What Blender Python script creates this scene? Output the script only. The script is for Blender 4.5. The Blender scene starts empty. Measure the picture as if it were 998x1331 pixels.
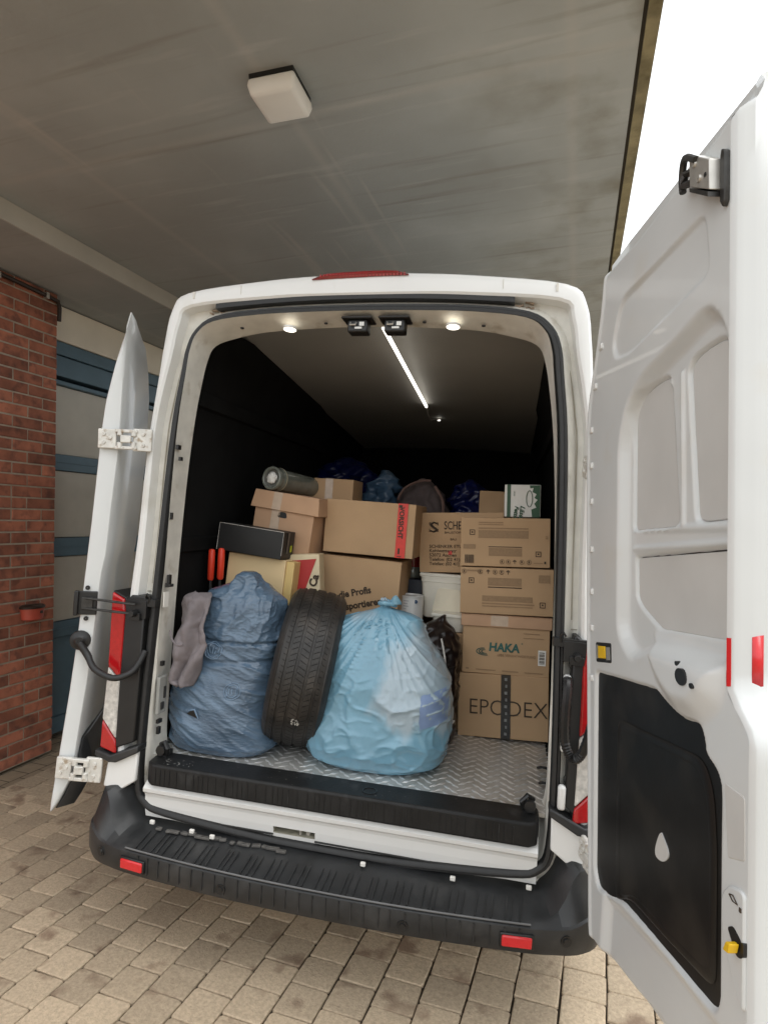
import bpy, bmesh, math, random
from math import sin, cos, tan, pi, radians as R
from mathutils import Vector, Matrix, noise
random.seed(7)
scene = bpy.context.scene
COL = scene.collection
V = Vector

# ------------------------------------------------------------------ camera
cam_d = bpy.data.cameras.new('camera')
cam = bpy.data.objects.new('camera', cam_d); COL.objects.link(cam)
scene.camera = cam
cam_d.sensor_fit = 'HORIZONTAL'; cam_d.sensor_width = 36.0; cam_d.lens = 777 / 998 * 36
cam_d.clip_start = 0.02; cam_d.clip_end = 1500
CAM = V((.7337, -2.2777, 1.73)); CYAW = R(11.858); CP = R(1.145)
fw = V((-sin(CYAW), cos(CYAW), 0)); rt = V((cos(CYAW), sin(CYAW), 0)); up0 = V((0, 0, 1))
FW = fw * cos(CP) + up0 * sin(CP); UP = up0 * cos(CP) - fw * sin(CP)
mrot = Matrix((rt, UP, -FW)).transposed()
cam.matrix_world = Matrix.Translation(CAM) @ (mrot @ Matrix.Rotation(R(.1), 3, 'Z')).to_4x4()

# ------------------------------------------------------------------ world, sun, exposure
SUN_EL, SUN_AZ = R(60), R(105)          # soft light of an overcast sky, from the right rear
world = bpy.data.worlds.new('World'); scene.world = world; world.use_nodes = True
wn = world.node_tree; wn.nodes.clear()
sky = wn.nodes.new('ShaderNodeTexSky'); sky.sky_type = 'NISHITA'; sky.sun_disc = False
sky.sun_elevation = SUN_EL; sky.sun_rotation = SUN_AZ
sky.air_density = 1.6; sky.dust_density = 7.0; sky.ozone_density = 1.0
hs = wn.nodes.new('ShaderNodeHueSaturation'); hs.inputs['Saturation'].default_value = .06
bgn = wn.nodes.new('ShaderNodeBackground'); bgn.inputs['Strength'].default_value = .15
wo = wn.nodes.new('ShaderNodeOutputWorld')
wn.links.new(sky.outputs[0], hs.inputs['Color']); ov = wn.nodes.new('ShaderNodeMix'); ov.data_type = 'RGBA'; ov.inputs[0].default_value = .75; ov.inputs[7].default_value = (7.35, 7.6, 7.8, 1)  # even overcast
wn.links.new(hs.outputs[0], ov.inputs[6]); wn.links.new(ov.outputs[2], bgn.inputs['Color'])
wn.links.new(bgn.outputs[0], wo.inputs['Surface'])
sun_d = bpy.data.lights.new('sun', 'SUN'); sun_d.energy = .5; sun_d.angle = R(45); sun_d.color = (1, .98, .95)
sun = bpy.data.objects.new('sun', sun_d); COL.objects.link(sun)
sdir = V((sin(SUN_AZ) * cos(SUN_EL), cos(SUN_AZ) * cos(SUN_EL), sin(SUN_EL)))
sun.rotation_euler = sdir.to_track_quat('Z', 'Y').to_euler()
sun.location = (6, -6, 12)
scene.view_settings.view_transform = 'Standard'; scene.view_settings.look = 'None'
scene.view_settings.exposure = 0.70; scene.view_settings.gamma = 1

# ------------------------------------------------------------------ materials
def M(name, col, rough=.5, metal=0., var=.12, vs=6., bump=0., bs=60., col2=None, lo=.45, hi=.62,
      c2s=None, coat=0., spec=.5, rnd=0., trans=0., stretch=None, alpha=1., emit=None, es=0., detail=6., sss=0.):
    m = bpy.data.materials.new(name); m.use_nodes = True
    nt = m.node_tree; b = nt.nodes['Principled BSDF']
    b.inputs['Roughness'].default_value = rough; b.inputs['Metallic'].default_value = metal
    b.inputs['Coat Weight'].default_value = coat; b.inputs['Specular IOR Level'].default_value = spec
    b.inputs['Transmission Weight'].default_value = trans; b.inputs['Alpha'].default_value = alpha
    if emit: b.inputs['Emission Color'].default_value = (*emit, 1); b.inputs['Emission Strength'].default_value = es
    tc = nt.nodes.new('ShaderNodeTexCoord'); oi0 = nt.nodes.new('ShaderNodeObjectInfo')
    ml = nt.nodes.new('ShaderNodeMath'); ml.operation = 'MULTIPLY'; ml.inputs[1].default_value = 37.; nt.links.new(oi0.outputs['Random'], ml.inputs[0])
    ad = nt.nodes.new('ShaderNodeVectorMath'); ad.operation = 'ADD'
    nt.links.new(tc.outputs['Object'], ad.inputs[0]); nt.links.new(ml.outputs[0], ad.inputs[1]); vec = ad.outputs[0]
    if stretch:
        mp = nt.nodes.new('ShaderNodeMapping'); mp.inputs['Scale'].default_value = stretch[0]
        mp.inputs['Rotation'].default_value = stretch[1]; nt.links.new(vec, mp.inputs[0]); vec2 = mp.outputs[0]
    else: vec2 = vec
    def nz(scale, v=None, det=detail):
        n = nt.nodes.new('ShaderNodeTexNoise'); n.inputs['Scale'].default_value = scale; n.inputs['Detail'].default_value = det
        nt.links.new(v or vec2, n.inputs['Vector']); return n
    def mix(fac, a, bb):
        x = nt.nodes.new('ShaderNodeMix'); x.data_type = 'RGBA'
        for s, q in ((0, fac), (6, a), (7, bb)):
            if hasattr(q, 'links') or hasattr(q, 'is_linked'): nt.links.new(q, x.inputs[s])
            elif isinstance(q, (int, float)): x.inputs[s].default_value = q
            else: x.inputs[s].default_value = (*q, 1)
        return x.outputs[2]
    n1 = nz(vs)
    mr = nt.nodes.new('ShaderNodeMapRange'); mr.inputs[1].default_value = .3; mr.inputs[2].default_value = .7
    nt.links.new(n1.outputs[0], mr.inputs[0])
    out = mix(mr.outputs[0], [max(0, c * (1 - var)) for c in col], [min(1, c * (1 + var)) for c in col])
    if col2:
        n2 = nz(c2s or vs * .4)
        m2 = nt.nodes.new('ShaderNodeMapRange'); m2.inputs[1].default_value = lo; m2.inputs[2].default_value = hi
        nt.links.new(n2.outputs[0], m2.inputs[0]); out = mix(m2.outputs[0], out, col2)
    if rnd:
        oi = nt.nodes.new('ShaderNodeObjectInfo')
        h = nt.nodes.new('ShaderNodeHueSaturation')
        a = nt.nodes.new('ShaderNodeMapRange'); a.inputs[3].default_value = 1 - rnd; a.inputs[4].default_value = 1 + rnd
        nt.links.new(oi.outputs['Random'], a.inputs[0]); nt.links.new(a.outputs[0], h.inputs['Value'])
        nt.links.new(out, h.inputs['Color']); out = h.outputs[0]
    nt.links.new(out, b.inputs['Base Color'])
    if bump:
        nb = nz(bs, vec2, 4); bp = nt.nodes.new('ShaderNodeBump'); bp.inputs['Strength'].default_value = bump
        bp.inputs['Distance'].default_value = .004
        nt.links.new(nb.outputs[0], bp.inputs['Height']); nt.links.new(bp.outputs[0], b.inputs['Normal'])
    m['_'] = 0
    return m

WHITE = M('white_paint', (.74, .74, .72), .32, var=.03, vs=3, coat=.3, col2=(.60, .585, .53), lo=.60, hi=.85, c2s=5)
DOORW = M('door_paint', (.63, .645, .64), .34, var=.03, vs=4, coat=.25, col2=(.62, .61, .57), lo=.60, hi=.85, c2s=6)
GRIME = M('grimy_white_paint', (.66, .64, .58), .45, var=.10, vs=14, col2=(.36, .31, .23), lo=.60, hi=.80, c2s=9)
PLATEW = M('grey_white_panel', (.56, .555, .535), .45, var=.05, vs=5)
HINGEW = M('painted_hinge', (.64, .625, .58), .38, metal=.15, var=.14, vs=30, col2=(.36, .29, .21), lo=.56, hi=.7, c2s=40)
SEALM = M('black_rubber', (.014, .014, .014), .5, var=.2, vs=40)
PLASTIC = M('grey_black_plastic', (.020, .021, .022), .42, var=.3, vs=12, bump=.15, bs=300, col2=(.052, .052, .051), lo=.55, hi=.8, c2s=7)
BLACK = M('black_plastic', (.011, .011, .011), .42, var=.2, vs=15)
STEPM = M('step_black_plastic', (.014, .014, .014), .5, spec=.3, var=.3, vs=14, bump=.2, bs=120, col2=(.05, .05, .05), lo=.6, hi=.8, c2s=10)
LINING = M('black_lining', (.009, .009, .009), .9, var=.3, vs=5, spec=.15)
CEILM = M('ceiling_lining', (.40, .39, .365), .6, var=.06, vs=3)
ALU = M('chequer_aluminium', (.62, .61, .58), .42, metal=.6, var=.10, vs=9, col2=(.46, .44, .39), lo=.45, hi=.7, c2s=4, bump=.1, bs=50)
ALUT = M('chequer_tread', (.82, .81, .79), .32, metal=.65, var=.08, vs=20)
STEEL = M('zinc_steel', (.55, .53, .49), .38, metal=.7, var=.12, vs=30)
DSTEEL = M('dark_steel', (.05, .048, .045), .4, metal=.5, var=.3, vs=40)
RED = M('red_lens', (.40, .008, .010), .12, var=.12, vs=60, coat=.5)
DRED = M('dark_red_lens', (.22, .018, .018), .2, var=.15, vs=50, coat=.5)
REFL = M('red_reflector', (.62, .02, .025), .25, var=.05, vs=80, coat=.3)
CLEAR = M('clear_lens', (.55, .53, .49), .15, var=.3, vs=45, coat=.6)
YEL = M('yellow_plastic', (.75, .46, .01), .4, var=.05)
ORANGE = M('orange_sticker', (.8, .25, .02), .5, var=.05)
CARPET = M('black_door_panel', (.009, .0082, .0075), .42, spec=.3, var=.25, vs=8, bump=.1, bs=25, col2=(.030, .026, .021), lo=.5, hi=.75, c2s=4)
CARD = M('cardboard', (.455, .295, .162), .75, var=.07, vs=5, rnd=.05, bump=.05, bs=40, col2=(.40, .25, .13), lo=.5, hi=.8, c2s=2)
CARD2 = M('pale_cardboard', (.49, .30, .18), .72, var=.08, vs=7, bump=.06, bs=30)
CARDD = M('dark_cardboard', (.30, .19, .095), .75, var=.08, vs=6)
INK = M('dark_brown_ink', (.045, .028, .016), .7, var=.1)
INKL = M('faint_brown_ink', (.29, .185, .10), .75, var=.08, vs=90)
GINK = M('green_ink', (.022, .095, .08), .6, var=.08)
TAPEB = M('black_tape', (.012, .011, .010), .25, var=.2, vs=50)
TAPER = M('red_tape', (.62, .035, .022), .35, var=.1, vs=30)
TAPEC = M('clear_tape', (.52, .40, .30), .22, var=.08, vs=30)
CREAM = M('cream_board', (.72, .54, .30), .55, var=.06, vs=4)
CREAM2 = M('pale_yellow_board', (.70, .50, .20), .55, var=.06, vs=6)
BOXBLK = M('black_box_card', (.014, .014, .014), .5, var=.15, vs=9)
WORN = M('worn_white_edge', (.5, .48, .45), .7)
WPRINT = M('white_print', (.75, .73, .68), .6, var=.03)
CRED = M('carton_red', (.42, .022, .02), .45, var=.05)
GRN = M('dark_green_print', (.03, .085, .04), .5, var=.1)
LIME = M('lime_sticker', (.50, .55, .03), .5, var=.1)
REDH = M('red_handle', (.72, .05, .02), .4, var=.08)
TUBM = M('white_tub_plastic', (.72, .69, .60), .3, var=.06, vs=8)
CANM = M('white_can_paint', (.68, .68, .66), .3, var=.05, metal=.1)
BAGB = M('light_blue_film', (.165, .33, .435), .2, var=.12, vs=5, col2=(.33, .42, .48), lo=.50, hi=.57, c2s=2.6, bump=.2, bs=18, spec=.65, stretch=((1, 1, .7), (0, .7, 0)), detail=4)
BAGD = M('dusty_blue_film', (.078, .122, .178), .24, var=.2, vs=9, bump=1., bs=42, col2=(.105, .165, .235), lo=.45, hi=.7, c2s=5, spec=.6, stretch=((1, 1, 2.6), (0, .25, 0)))
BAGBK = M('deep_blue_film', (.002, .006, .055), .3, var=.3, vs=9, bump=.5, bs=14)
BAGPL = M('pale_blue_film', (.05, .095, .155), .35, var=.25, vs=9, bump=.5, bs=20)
BLKBAG = M('black_film', (.012, .007, .006), .28, var=.3, vs=9, bump=.5, bs=16)
PACK = M('grey_canvas', (.075, .055, .052), .8, var=.2, vs=12, bump=.3, bs=120)
TOWEL = M('grey_towel', (.20, .175, .18), .95, var=.14, vs=18, bump=.8, bs=420)
LILAC = M('lilac_patch', (.19, .27, .44), .4, var=.1, vs=12)
PRINTB = M('pale_blue_print', (.15, .23, .33), .4, var=.1)
TYREM = M('tyre_rubber', (.019, .017, .015), .5, var=.35, vs=18, bump=.3, bs=90, col2=(.055, .046, .038), lo=.5, hi=.75, c2s=9)
RIMM = M('steel_rim', (.25, .25, .26), .4, metal=.7)
GLASSY = M('green_grey_glass', (.16, .17, .145), .12, var=.15, vs=20, coat=.6)
PAPER = M('crumpled_paper', (.75, .73, .68), .7, var=.15, vs=30, bump=.8, bs=40)
ROPE = M('white_cord', (.62, .60, .56), .6)
CONC = None
BRICKM = M('red_brick', (.33, .118, .068), .85, var=.28, vs=9, rnd=.36, bump=.5, bs=90, col2=(.145, .058, .040), lo=.5, hi=.72, c2s=14)
MORTAR = M('mortar', (.36, .31, .24), .95, var=.15, vs=20, bump=.4, bs=120)
PAVEM = M('paver_stone', (.45, .355, .246), .85, var=.17, vs=75, rnd=.2, bump=.9, bs=150, col2=(.235, .162, .108), lo=.57, hi=.68, c2s=6)
JOINTM = M('joint_sand', (.038, .029, .018), 1., var=.3, vs=40)
LINTELM = M('lintel_render', (.78, .72, .60), .85, var=.06, vs=4)
BLUEM = M('blue_steel', (.085, .150, .195), .45, var=.08, vs=8)
PANELG = M('garage_panel', (.50, .47, .40), .5, var=.06, vs=6, bump=.05, bs=60)
POTM = M('red_pot_paint', (.42, .075, .045), .45, var=.12, vs=12)
PIPEM = M('dark_brown_pipe', (.028, .017, .012), .5, var=.2)
MOSS = M('mossy_edge', (.26, .225, .13), .9, var=.3, vs=9, bump=.6, bs=60, col2=(.12, .10, .05), lo=.5, hi=.7, c2s=6)
LAMPW = M('opal_plastic', (.82, .81, .77), .35, var=.03, vs=5)
GLOW = M('lit_lens', (.9, .88, .82), .4, emit=(1, .93, .80), es=1.5)
GLOWS = M('lit_strip', (.9, .88, .82), .4, emit=(1, .95, .85), es=1.5)

def concrete():
    m = M('concrete_slab', (.385, .408, .405), .85, var=.15, vs=1.3, bump=.3, bs=30, col2=(.325, .340, .332), lo=.42, hi=.7, c2s=.7, detail=8)
    nt = m.node_tree; b = nt.nodes['Principled BSDF']
    base = b.inputs['Base Color'].links[0].from_socket
    tc = nt.nodes.new('ShaderNodeTexCoord')
    def streak(scale, rot, ns, lo, hi, src, col):
        mp = nt.nodes.new('ShaderNodeMapping'); mp.inputs['Scale'].default_value = scale; mp.inputs['Rotation'].default_value = (0, 0, rot)
        nt.links.new(tc.outputs['Object'], mp.inputs[0])
        n = nt.nodes.new('ShaderNodeTexNoise'); n.inputs['Scale'].default_value = ns; n.inputs['Detail'].default_value = 7
        nt.links.new(mp.outputs[0], n.inputs['Vector'])
        r = nt.nodes.new('ShaderNodeMapRange'); r.inputs[1].default_value = lo; r.inputs[2].default_value = hi; r.inputs[4].default_value = .75
        nt.links.new(n.outputs[0], r.inputs[0])
        x = nt.nodes.new('ShaderNodeMix'); x.data_type = 'RGBA'
        nt.links.new(r.outputs[0], x.inputs[0]); nt.links.new(src, x.inputs[6]); x.inputs[7].default_value = (*col, 1)
        return x.outputs[2]
    o = streak((.6, 6, 1), R(-20), 2.2, .58, .80, base, (.49, .50, .485))
    o = streak((.5, 9, 1), R(-16), 1.6, .60, .80, o, (.245, .235, .205))
    o = streak((7, .35, 1), R(4), 1.5, .64, .78, o, (.48, .47, .44))
    br = nt.nodes.new('ShaderNodeTexBrick')
    br.offset = 0; br.inputs['Scale'].default_value = 1; br.inputs['Brick Width'].default_value = 1.25; br.inputs['Row Height'].default_value = 2.5
    br.inputs['Mortar Size'].default_value = .045; br.inputs['Mortar Smooth'].default_value = 1
    nt.links.new(tc.outputs['Object'], br.inputs['Vector'])
    mm = nt.nodes.new('ShaderNodeMath'); mm.operation = 'MULTIPLY'; mm.inputs[1].default_value = .30; nt.links.new(br.outputs['Fac'], mm.inputs[0])
    x = nt.nodes.new('ShaderNodeMix'); x.data_type = 'RGBA'
    nt.links.new(mm.outputs[0], x.inputs[0]); nt.links.new(o, x.inputs[6]); x.inputs[7].default_value = (.49, .48, .45, 1)
    # damp, mossy stain along the open edge of the slab
    sp = nt.nodes.new('ShaderNodeSeparateXYZ'); nt.links.new(tc.outputs['Object'], sp.inputs[0])
    gr = nt.nodes.new('ShaderNodeMapRange'); gr.inputs[1].default_value = -.75; gr.inputs[2].default_value = .25; nt.links.new(sp.outputs[0], gr.inputs[0])
    ns_ = nt.nodes.new('ShaderNodeTexNoise'); ns_.inputs['Scale'].default_value = 2.6; ns_.inputs['Detail'].default_value = 9; nt.links.new(tc.outputs['Object'], ns_.inputs['Vector'])
    nr = nt.nodes.new('ShaderNodeMapRange'); nr.inputs[1].default_value = .48; nr.inputs[2].default_value = .68; nt.links.new(ns_.outputs[0], nr.inputs[0])
    mu = nt.nodes.new('ShaderNodeMath'); mu.operation = 'MULTIPLY'; nt.links.new(gr.outputs[0], mu.inputs[0]); nt.links.new(nr.outputs[0], mu.inputs[1])
    x2 = nt.nodes.new('ShaderNodeMix'); x2.data_type = 'RGBA'; nt.links.new(mu.outputs[0], x2.inputs[0]); nt.links.new(x.outputs[2], x2.inputs[6]); x2.inputs[7].default_value = (.235, .23, .19, 1)
    nt.links.new(x2.outputs[2], b.inputs['Base Color'])
    return m
CONC = concrete()

# ------------------------------------------------------------------ mesh helpers
STUFF = {'scuff_mark', 'rust_mark', 'weld_seam', 'pillar_seam', 'roof_seam', 'jamb_hole', 'step_groove', 'lower_seal_fragment', 'lens_rib', 'tread_pattern', 'paving_stones', 'bricks',
         'printed_mark', 'handling_symbol', 'tread_block', 'strap_print', 'small_print'}
JOIN = STUFF | {'knuckle', 'check_bracket', 'floor_striker', 'latch_hook', 'body', 'door_frame', 'latch', 'latch_fork', 'cladding_hollow', 'strap_rod_', 'striker_', 'check_strap', 'roof_striker', 'sill_panel', 'latch_slot', 'lining_rail_'}
class MB:
    def __init__(s): s.v = []; s.f = []
    def add(s, vs, fs):
        o = len(s.v); s.v += [tuple(v) for v in vs]; s.f += [tuple(o + i for i in f) for f in fs]; return s
    def box(s, c, d, rot=None):
        x, y, z = d[0] / 2, d[1] / 2, d[2] / 2
        vs = [V((a * x, b * y, e * z)) for e in (-1, 1) for b in (-1, 1) for a in (-1, 1)]
        if rot is not None: vs = [rot @ v for v in vs]
        return s.add([v + V(c) for v in vs], [(0, 2, 3, 1), (4, 5, 7, 6), (0, 1, 5, 4), (2, 6, 7, 3), (0, 4, 6, 2), (1, 3, 7, 5)])
    def span(s, x0, x1, y0, y1, z0, z1):
        return s.box(((x0 + x1) / 2, (y0 + y1) / 2, (z0 + z1) / 2), (abs(x1 - x0), abs(y1 - y0), abs(z1 - z0)))
    def prism(s, poly, fr, off, depth):
        """poly [(a,b)] in the frame fr(a,b,off)->point, extruded from off to off+depth"""
        n = len(poly); vs = [fr(a, b, off) for a, b in poly] + [fr(a, b, off + depth) for a, b in poly]
        fs = [tuple(range(n)), tuple(range(2 * n - 1, n - 1, -1))] + [(i, n + i, n + (i + 1) % n, (i + 1) % n) for i in range(n)]
        return s.add(vs, fs)
    def tube(s, pts, r, n=8, closed=False, cap=True):
        pts = [V(p) for p in pts]; m = len(pts); rings = []; prev = None
        for i, p in enumerate(pts):
            a = pts[(i - 1) % m] if (closed or i) else p; b = pts[(i + 1) % m] if (closed or i < m - 1) else p
            t = (b - a).normalized()
            u = (prev - t * prev.dot(t)) if prev is not None else (t.orthogonal())
            u.normalize(); prev = u; w = t.cross(u)
            rr = r[i] if isinstance(r, (list, tuple)) else r
            rings.append([p + (u * cos(2 * pi * k / n) + w * sin(2 * pi * k / n)) * rr for k in range(n)])
        return s.loft(rings, closed, cap)
    def loft(s, rings, closed=False, cap=True):
        n = len(rings[0]); m = len(rings); vs = [v for r in rings for v in r]; fs = []
        for i in range(m if closed else m - 1):
            for k in range(n):
                a, b = i * n + k, i * n + (k + 1) % n; c, d = ((i + 1) % m) * n + (k + 1) % n, ((i + 1) % m) * n + k
                fs.append((a, b, c, d))
        if cap and not closed: fs += [tuple(range(n - 1, -1, -1)), tuple((m - 1) * n + k for k in range(n))]
        return s.add(vs, fs)
    def grid(s, rows):
        n = len(rows[0]); m = len(rows); vs = [v for r in rows for v in r]
        return s.add(vs, [(i * n + k, i * n + k + 1, (i + 1) * n + k + 1, (i + 1) * n + k) for i in range(m - 1) for k in range(n - 1)])
    def lathe(s, prof, fr, n=32, cap=False):
        """prof [(r,h)], fr(x,y,h)->point"""
        return s.loft([[fr(r * cos(2 * pi * k / n), r * sin(2 * pi * k / n), h) for k in range(n)] for r, h in prof], False, cap)
    def mesh(s, name, mat, sharp=38, flip=False):
        me = bpy.data.meshes.new(name); me.from_pydata(s.v, [], s.f); me.update()
        bm = bmesh.new(); bm.from_mesh(me); bmesh.ops.recalc_face_normals(bm, faces=bm.faces[:])
        if flip: bmesh.ops.reverse_faces(bm, faces=bm.faces[:])
        bm.to_mesh(me); bm.free()
        me.materials.append(mat)
        for p in me.polygons: p.use_smooth = True
        me.set_sharp_from_angle(angle=R(sharp))
        return me
    def islands(s):
        p = list(range(len(s.v)))
        def fd(i):
            while p[i] != i: p[i] = p[p[i]]; i = p[i]
            return i
        for f in s.f:
            a = fd(f[0])
            for i in f[1:]: p[fd(i)] = a
        out = {}
        for f in s.f:
            q = out.setdefault(fd(f[0]), (MB(), {})); m, ix = q; g = []
            for i in f:
                if i not in ix: ix[i] = len(m.v); m.v.append(s.v[i])
                g.append(ix[i])
            m.f.append(tuple(g))
        return [m for m, _ in out.values()]
    def build(s, name, mat, parent=None, bevel=0, seg=2, sharp=38, flip=False):
        if parent is not None and name not in JOIN:      # separate pieces become separate parts
            il = s.islands()
            if 1 < len(il) <= 300:
                obs = [link(name, m.mesh(name, mat, sharp, flip), parent, bevel, seg) for m in il]
                return obs[0]
        o = link(name, s.mesh(name, mat, sharp, flip), parent, bevel, seg)
        if name in STUFF: o['kind'] = 'stuff'
        return o

def link(name, me, parent=None, bevel=0, seg=2):
    o = bpy.data.objects.new(name, me); COL.objects.link(o)
    if parent is not None: o.parent = parent
    if bevel:
        b = o.modifiers.new('bevel', 'BEVEL'); b.width = bevel; b.segments = seg; b.limit_method = 'ANGLE'; b.angle_limit = R(40)
    return o
def tag(o, label=None, cat=None, group=None, kind=None):
    if label: o['label'] = label
    if cat: o['category'] = cat
    if group: o['group'] = group
    if kind: o['kind'] = kind
    return o
def empty(name, mat4, label, cat, group=None):
    o = bpy.data.objects.new(name, None); COL.objects.link(o); o.empty_display_size = .1; o.matrix_world = mat4
    return tag(o, label, cat, group)
def lerp(a, b, t): return a + (b - a) * t
def interp(tab, x):
    tab = sorted(tab)
    if x <= tab[0][0]: return tab[0][1]
    for (a, b), (c, d) in zip(tab, tab[1:]):
        if x <= c: return lerp(b, d, (x - a) / (c - a)) if c > a else d
    return tab[-1][1]
def smooth(a, b, x):
    t = max(0., min(1., (x - a) / (b - a))); return t * t * (3 - 2 * t)
def catmull(P, sub=4):
    out = []; n = len(P)
    for i in range(n - 1):
        p0, p1, p2, p3 = P[max(i - 1, 0)], P[i], P[i + 1], P[min(i + 2, n - 1)]
        for k in range(sub):
            t = k / sub
            out.append(tuple(.5 * (2 * b + (c - a) * t + (2 * a - 5 * b + 4 * c - d) * t * t + (3 * b - a - 3 * c + d) * t ** 3) for a, b, c, d in zip(p0, p1, p2, p3)))
    out.append(tuple(P[-1])); return out
def text(name, s, size, mat, parent, loc, rot, bold=0., shear=0., sx=1., align='LEFT'):
    cu = bpy.data.curves.new(name, 'FONT'); cu.body = s; cu.size = size; cu.offset = bold; cu.shear = shear; cu.extrude = .0004
    cu.align_x = align; cu.align_y = 'BOTTOM_BASELINE'; cu.resolution_u = 3
    t = bpy.data.objects.new(name, cu); COL.objects.link(t)
    me = bpy.data.meshes.new_from_object(t); bpy.data.objects.remove(t)
    me.materials.clear(); me.materials.append(mat)
    o = link(name, me, parent); o.matrix_local = Matrix.Translation(loc) @ rot @ Matrix.Diagonal((sx, 1, 1, 1))
    return o
RX = Matrix.Rotation(R(90), 4, 'X')

# ------------------------------------------------------------------ frames
VROLL = R(3.246); TL = tan(R(2.626))
VM = Matrix.Rotation(VROLL, 4, 'Y')                 # the van stands with a slight lean on the sloping drive
BYAW = R(17.63 - 11.858)                            # the canopy and wall run at this angle to the van
BD = V((sin(BYAW), cos(BYAW), 0)); BN = V((cos(BYAW), -sin(BYAW), 0))
BM = Matrix.Translation((CAM.x, CAM.y, 0)) @ Matrix.Rotation(-BYAW, 4, 'Z')   # x across the drive, y along it

# ================================================================== SETTING
g = MB(); g.add([(-300, -300, -.02), (300, -300, -.02), (300, 300, -.02), (-300, 300, -.02)], [(0, 1, 2, 3)])
GROUNDM = M('far_paving', (.27, .21, .14), .9, var=.12, vs=12, bump=.3, bs=90)
nt = GROUNDM.node_tree; bb = nt.nodes['Principled BSDF']; src = bb.inputs['Base Color'].links[0].from_socket
brk = nt.nodes.new('ShaderNodeTexBrick'); brk.inputs['Scale'].default_value = 1; brk.inputs['Brick Width'].default_value = .147
brk.inputs['Row Height'].default_value = .16; brk.inputs['Mortar Size'].default_value = .004
brk.inputs['Mortar'].default_value = (.06, .045, .03, 1)
tcn = nt.nodes.new('ShaderNodeTexCoord'); mp = nt.nodes.new('ShaderNodeMapping'); mp.inputs['Rotation'].default_value = (0, 0, R(98.24))
nt.links.new(tcn.outputs['Object'], mp.inputs[0]); nt.links.new(mp.outputs[0], brk.inputs['Vector'])
nt.links.new(src, brk.inputs['Color1']); nt.links.new(src, brk.inputs['Color2']); nt.links.new(brk.outputs['Color'], bb.inputs['Base Color'])
tag(g.build('ground', GROUNDM), kind='structure')

# paving: stones laid in rows, half bond
PY = R(20.1 - 11.858); PD = V((sin(PY), cos(PY), 0)); PN = V((cos(PY), -sin(PY), 0))
pv = MB(); pv.add([tuple(CAM.xy.to_3d() + PN * a + PD * b + V((0, 0, -.012))) for a, b in ((-3.6, -1.5), (2.0, -1.5), (2.0, 6.5), (-3.6, 6.5))], [(0, 1, 2, 3)])
paving = tag(pv.build('paving', JOINTM), kind='structure')
def stone_mesh(seed):
    rr = random.Random(seed); m = MB(); a, b, c = .1542 / 2, .1408 / 2, .006
    j = lambda: rr.uniform(-.0022, .0022)
    rings = []
    for z, ins, cr in ((-.013, 0, .006), (-.005, 0, .006), (-.001, .0025, .007), (.0, c, .008)):
        r = []
        for sx, sy in ((1, 1), (-1, 1), (-1, -1), (1, -1)):
            x, y = sx * (a - ins), sy * (b - ins)
            e = [(x, y - sy * cr), (x - sx * cr, y)] if sx * sy > 0 else [(x - sx * cr, y), (x, y - sy * cr)]
            r += [V((p, q, z)) for p, q in e]
        rings.append(r)
    js = [V((j(), j(), 0)) for _ in range(8)]
    rings = [[p + js[k] for k, p in enumerate(r)] for r in rings]
    m.loft(rings, False, False); m.add(rings[-1], [tuple(range(8))]); return m
stone_ms = [stone_mesh(i) for i in range(6)]; stone_me = [s.mesh('paving_stone', PAVEM, 30) for s in stone_ms]
slots = []
for i in range(-22, 12):
    la = -.076 + i * .1603
    for k in range(-8, 44):
        al = 2.4735 + .0727 + (k - 20) * .1455 + (0.0727 if i % 2 else 0)
        p = V((CAM.x, CAM.y, 0)) + PN * la + PD * al
        q = p - CAM; d = q.dot(FW)
        vis = False
        if d > .5:
            px, py = q.dot(rt) / d * 777 + 499, 665.5 - q.dot(UP) / d * 777
            front = interp([(-300, 600), (0, 975), (75, 960), (125, 1080), (170, 1130), (300, 1165), (500, 1200), (690, 1225), (760, 1215), (800, 1270), (870, 1350), (1000, 1600)], px)
            vis = -25 < px < 860 and front < py < 1352
        slots.append((0 if vis else 1, d, p))
slots.sort(key=lambda t: t[:2])
rest = MB()
for n, (inv, d, p) in enumerate(slots):
    rz = Matrix.Rotation(-PY + random.uniform(-.012, .012), 4, 'Z'); z = random.uniform(-.0015, .0015)
    k = random.randrange(6)
    if random.random() < .5: rz = rz @ Matrix.Rotation(pi, 4, 'Z')
    tm = Matrix.Translation((p.x, p.y, z)) @ rz
    if n < 300 and not inv:
        o = link('paving_stone', stone_me[k], paving); o.matrix_local = tm
    else: rest.add([tm @ V(v) for v in stone_ms[k].v], stone_ms[k].f)
tag(rest.build('paving_stones', PAVEM, paving, sharp=30), kind='stuff')

# canopy slab, with step down to the lower soffit over the wall
def bpt(x, y, z): return BM @ V((x, y, z))
S = 3.63
cs = MB(); YB, YF = 1.6, 8.
slab_root = empty('canopy_slab', Matrix.Translation(BM.translation) @ Matrix.Rotation(-BYAW, 4, 'Z'), 'grey concrete canopy slab with streaks over the van', 'canopy')
cs.span(-3.17, .252, YB, YF, S, S + .28)
cs.build('slab', CONC, slab_root)
lw = MB(); lw.span(-4.6, -3.17, YB, YF, S - .13, S + .285); lw.build('beam', CONC, slab_root)
lw = MB(); lw.span(-3.17, -3.160, YB, YF, S - .128, S - .002); lw.build('beam_face', M('lit_face_concrete', (.50, .475, .42), .85, var=.08, vs=3), slab_root)  # side light on the beam, painted in as a thin paler concrete sheet
ed = MB(); ed.span(.268, .318, YB, YF, S - .004, S + .284); ed.build('edge_strip', MOSS, slab_root)
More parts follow.
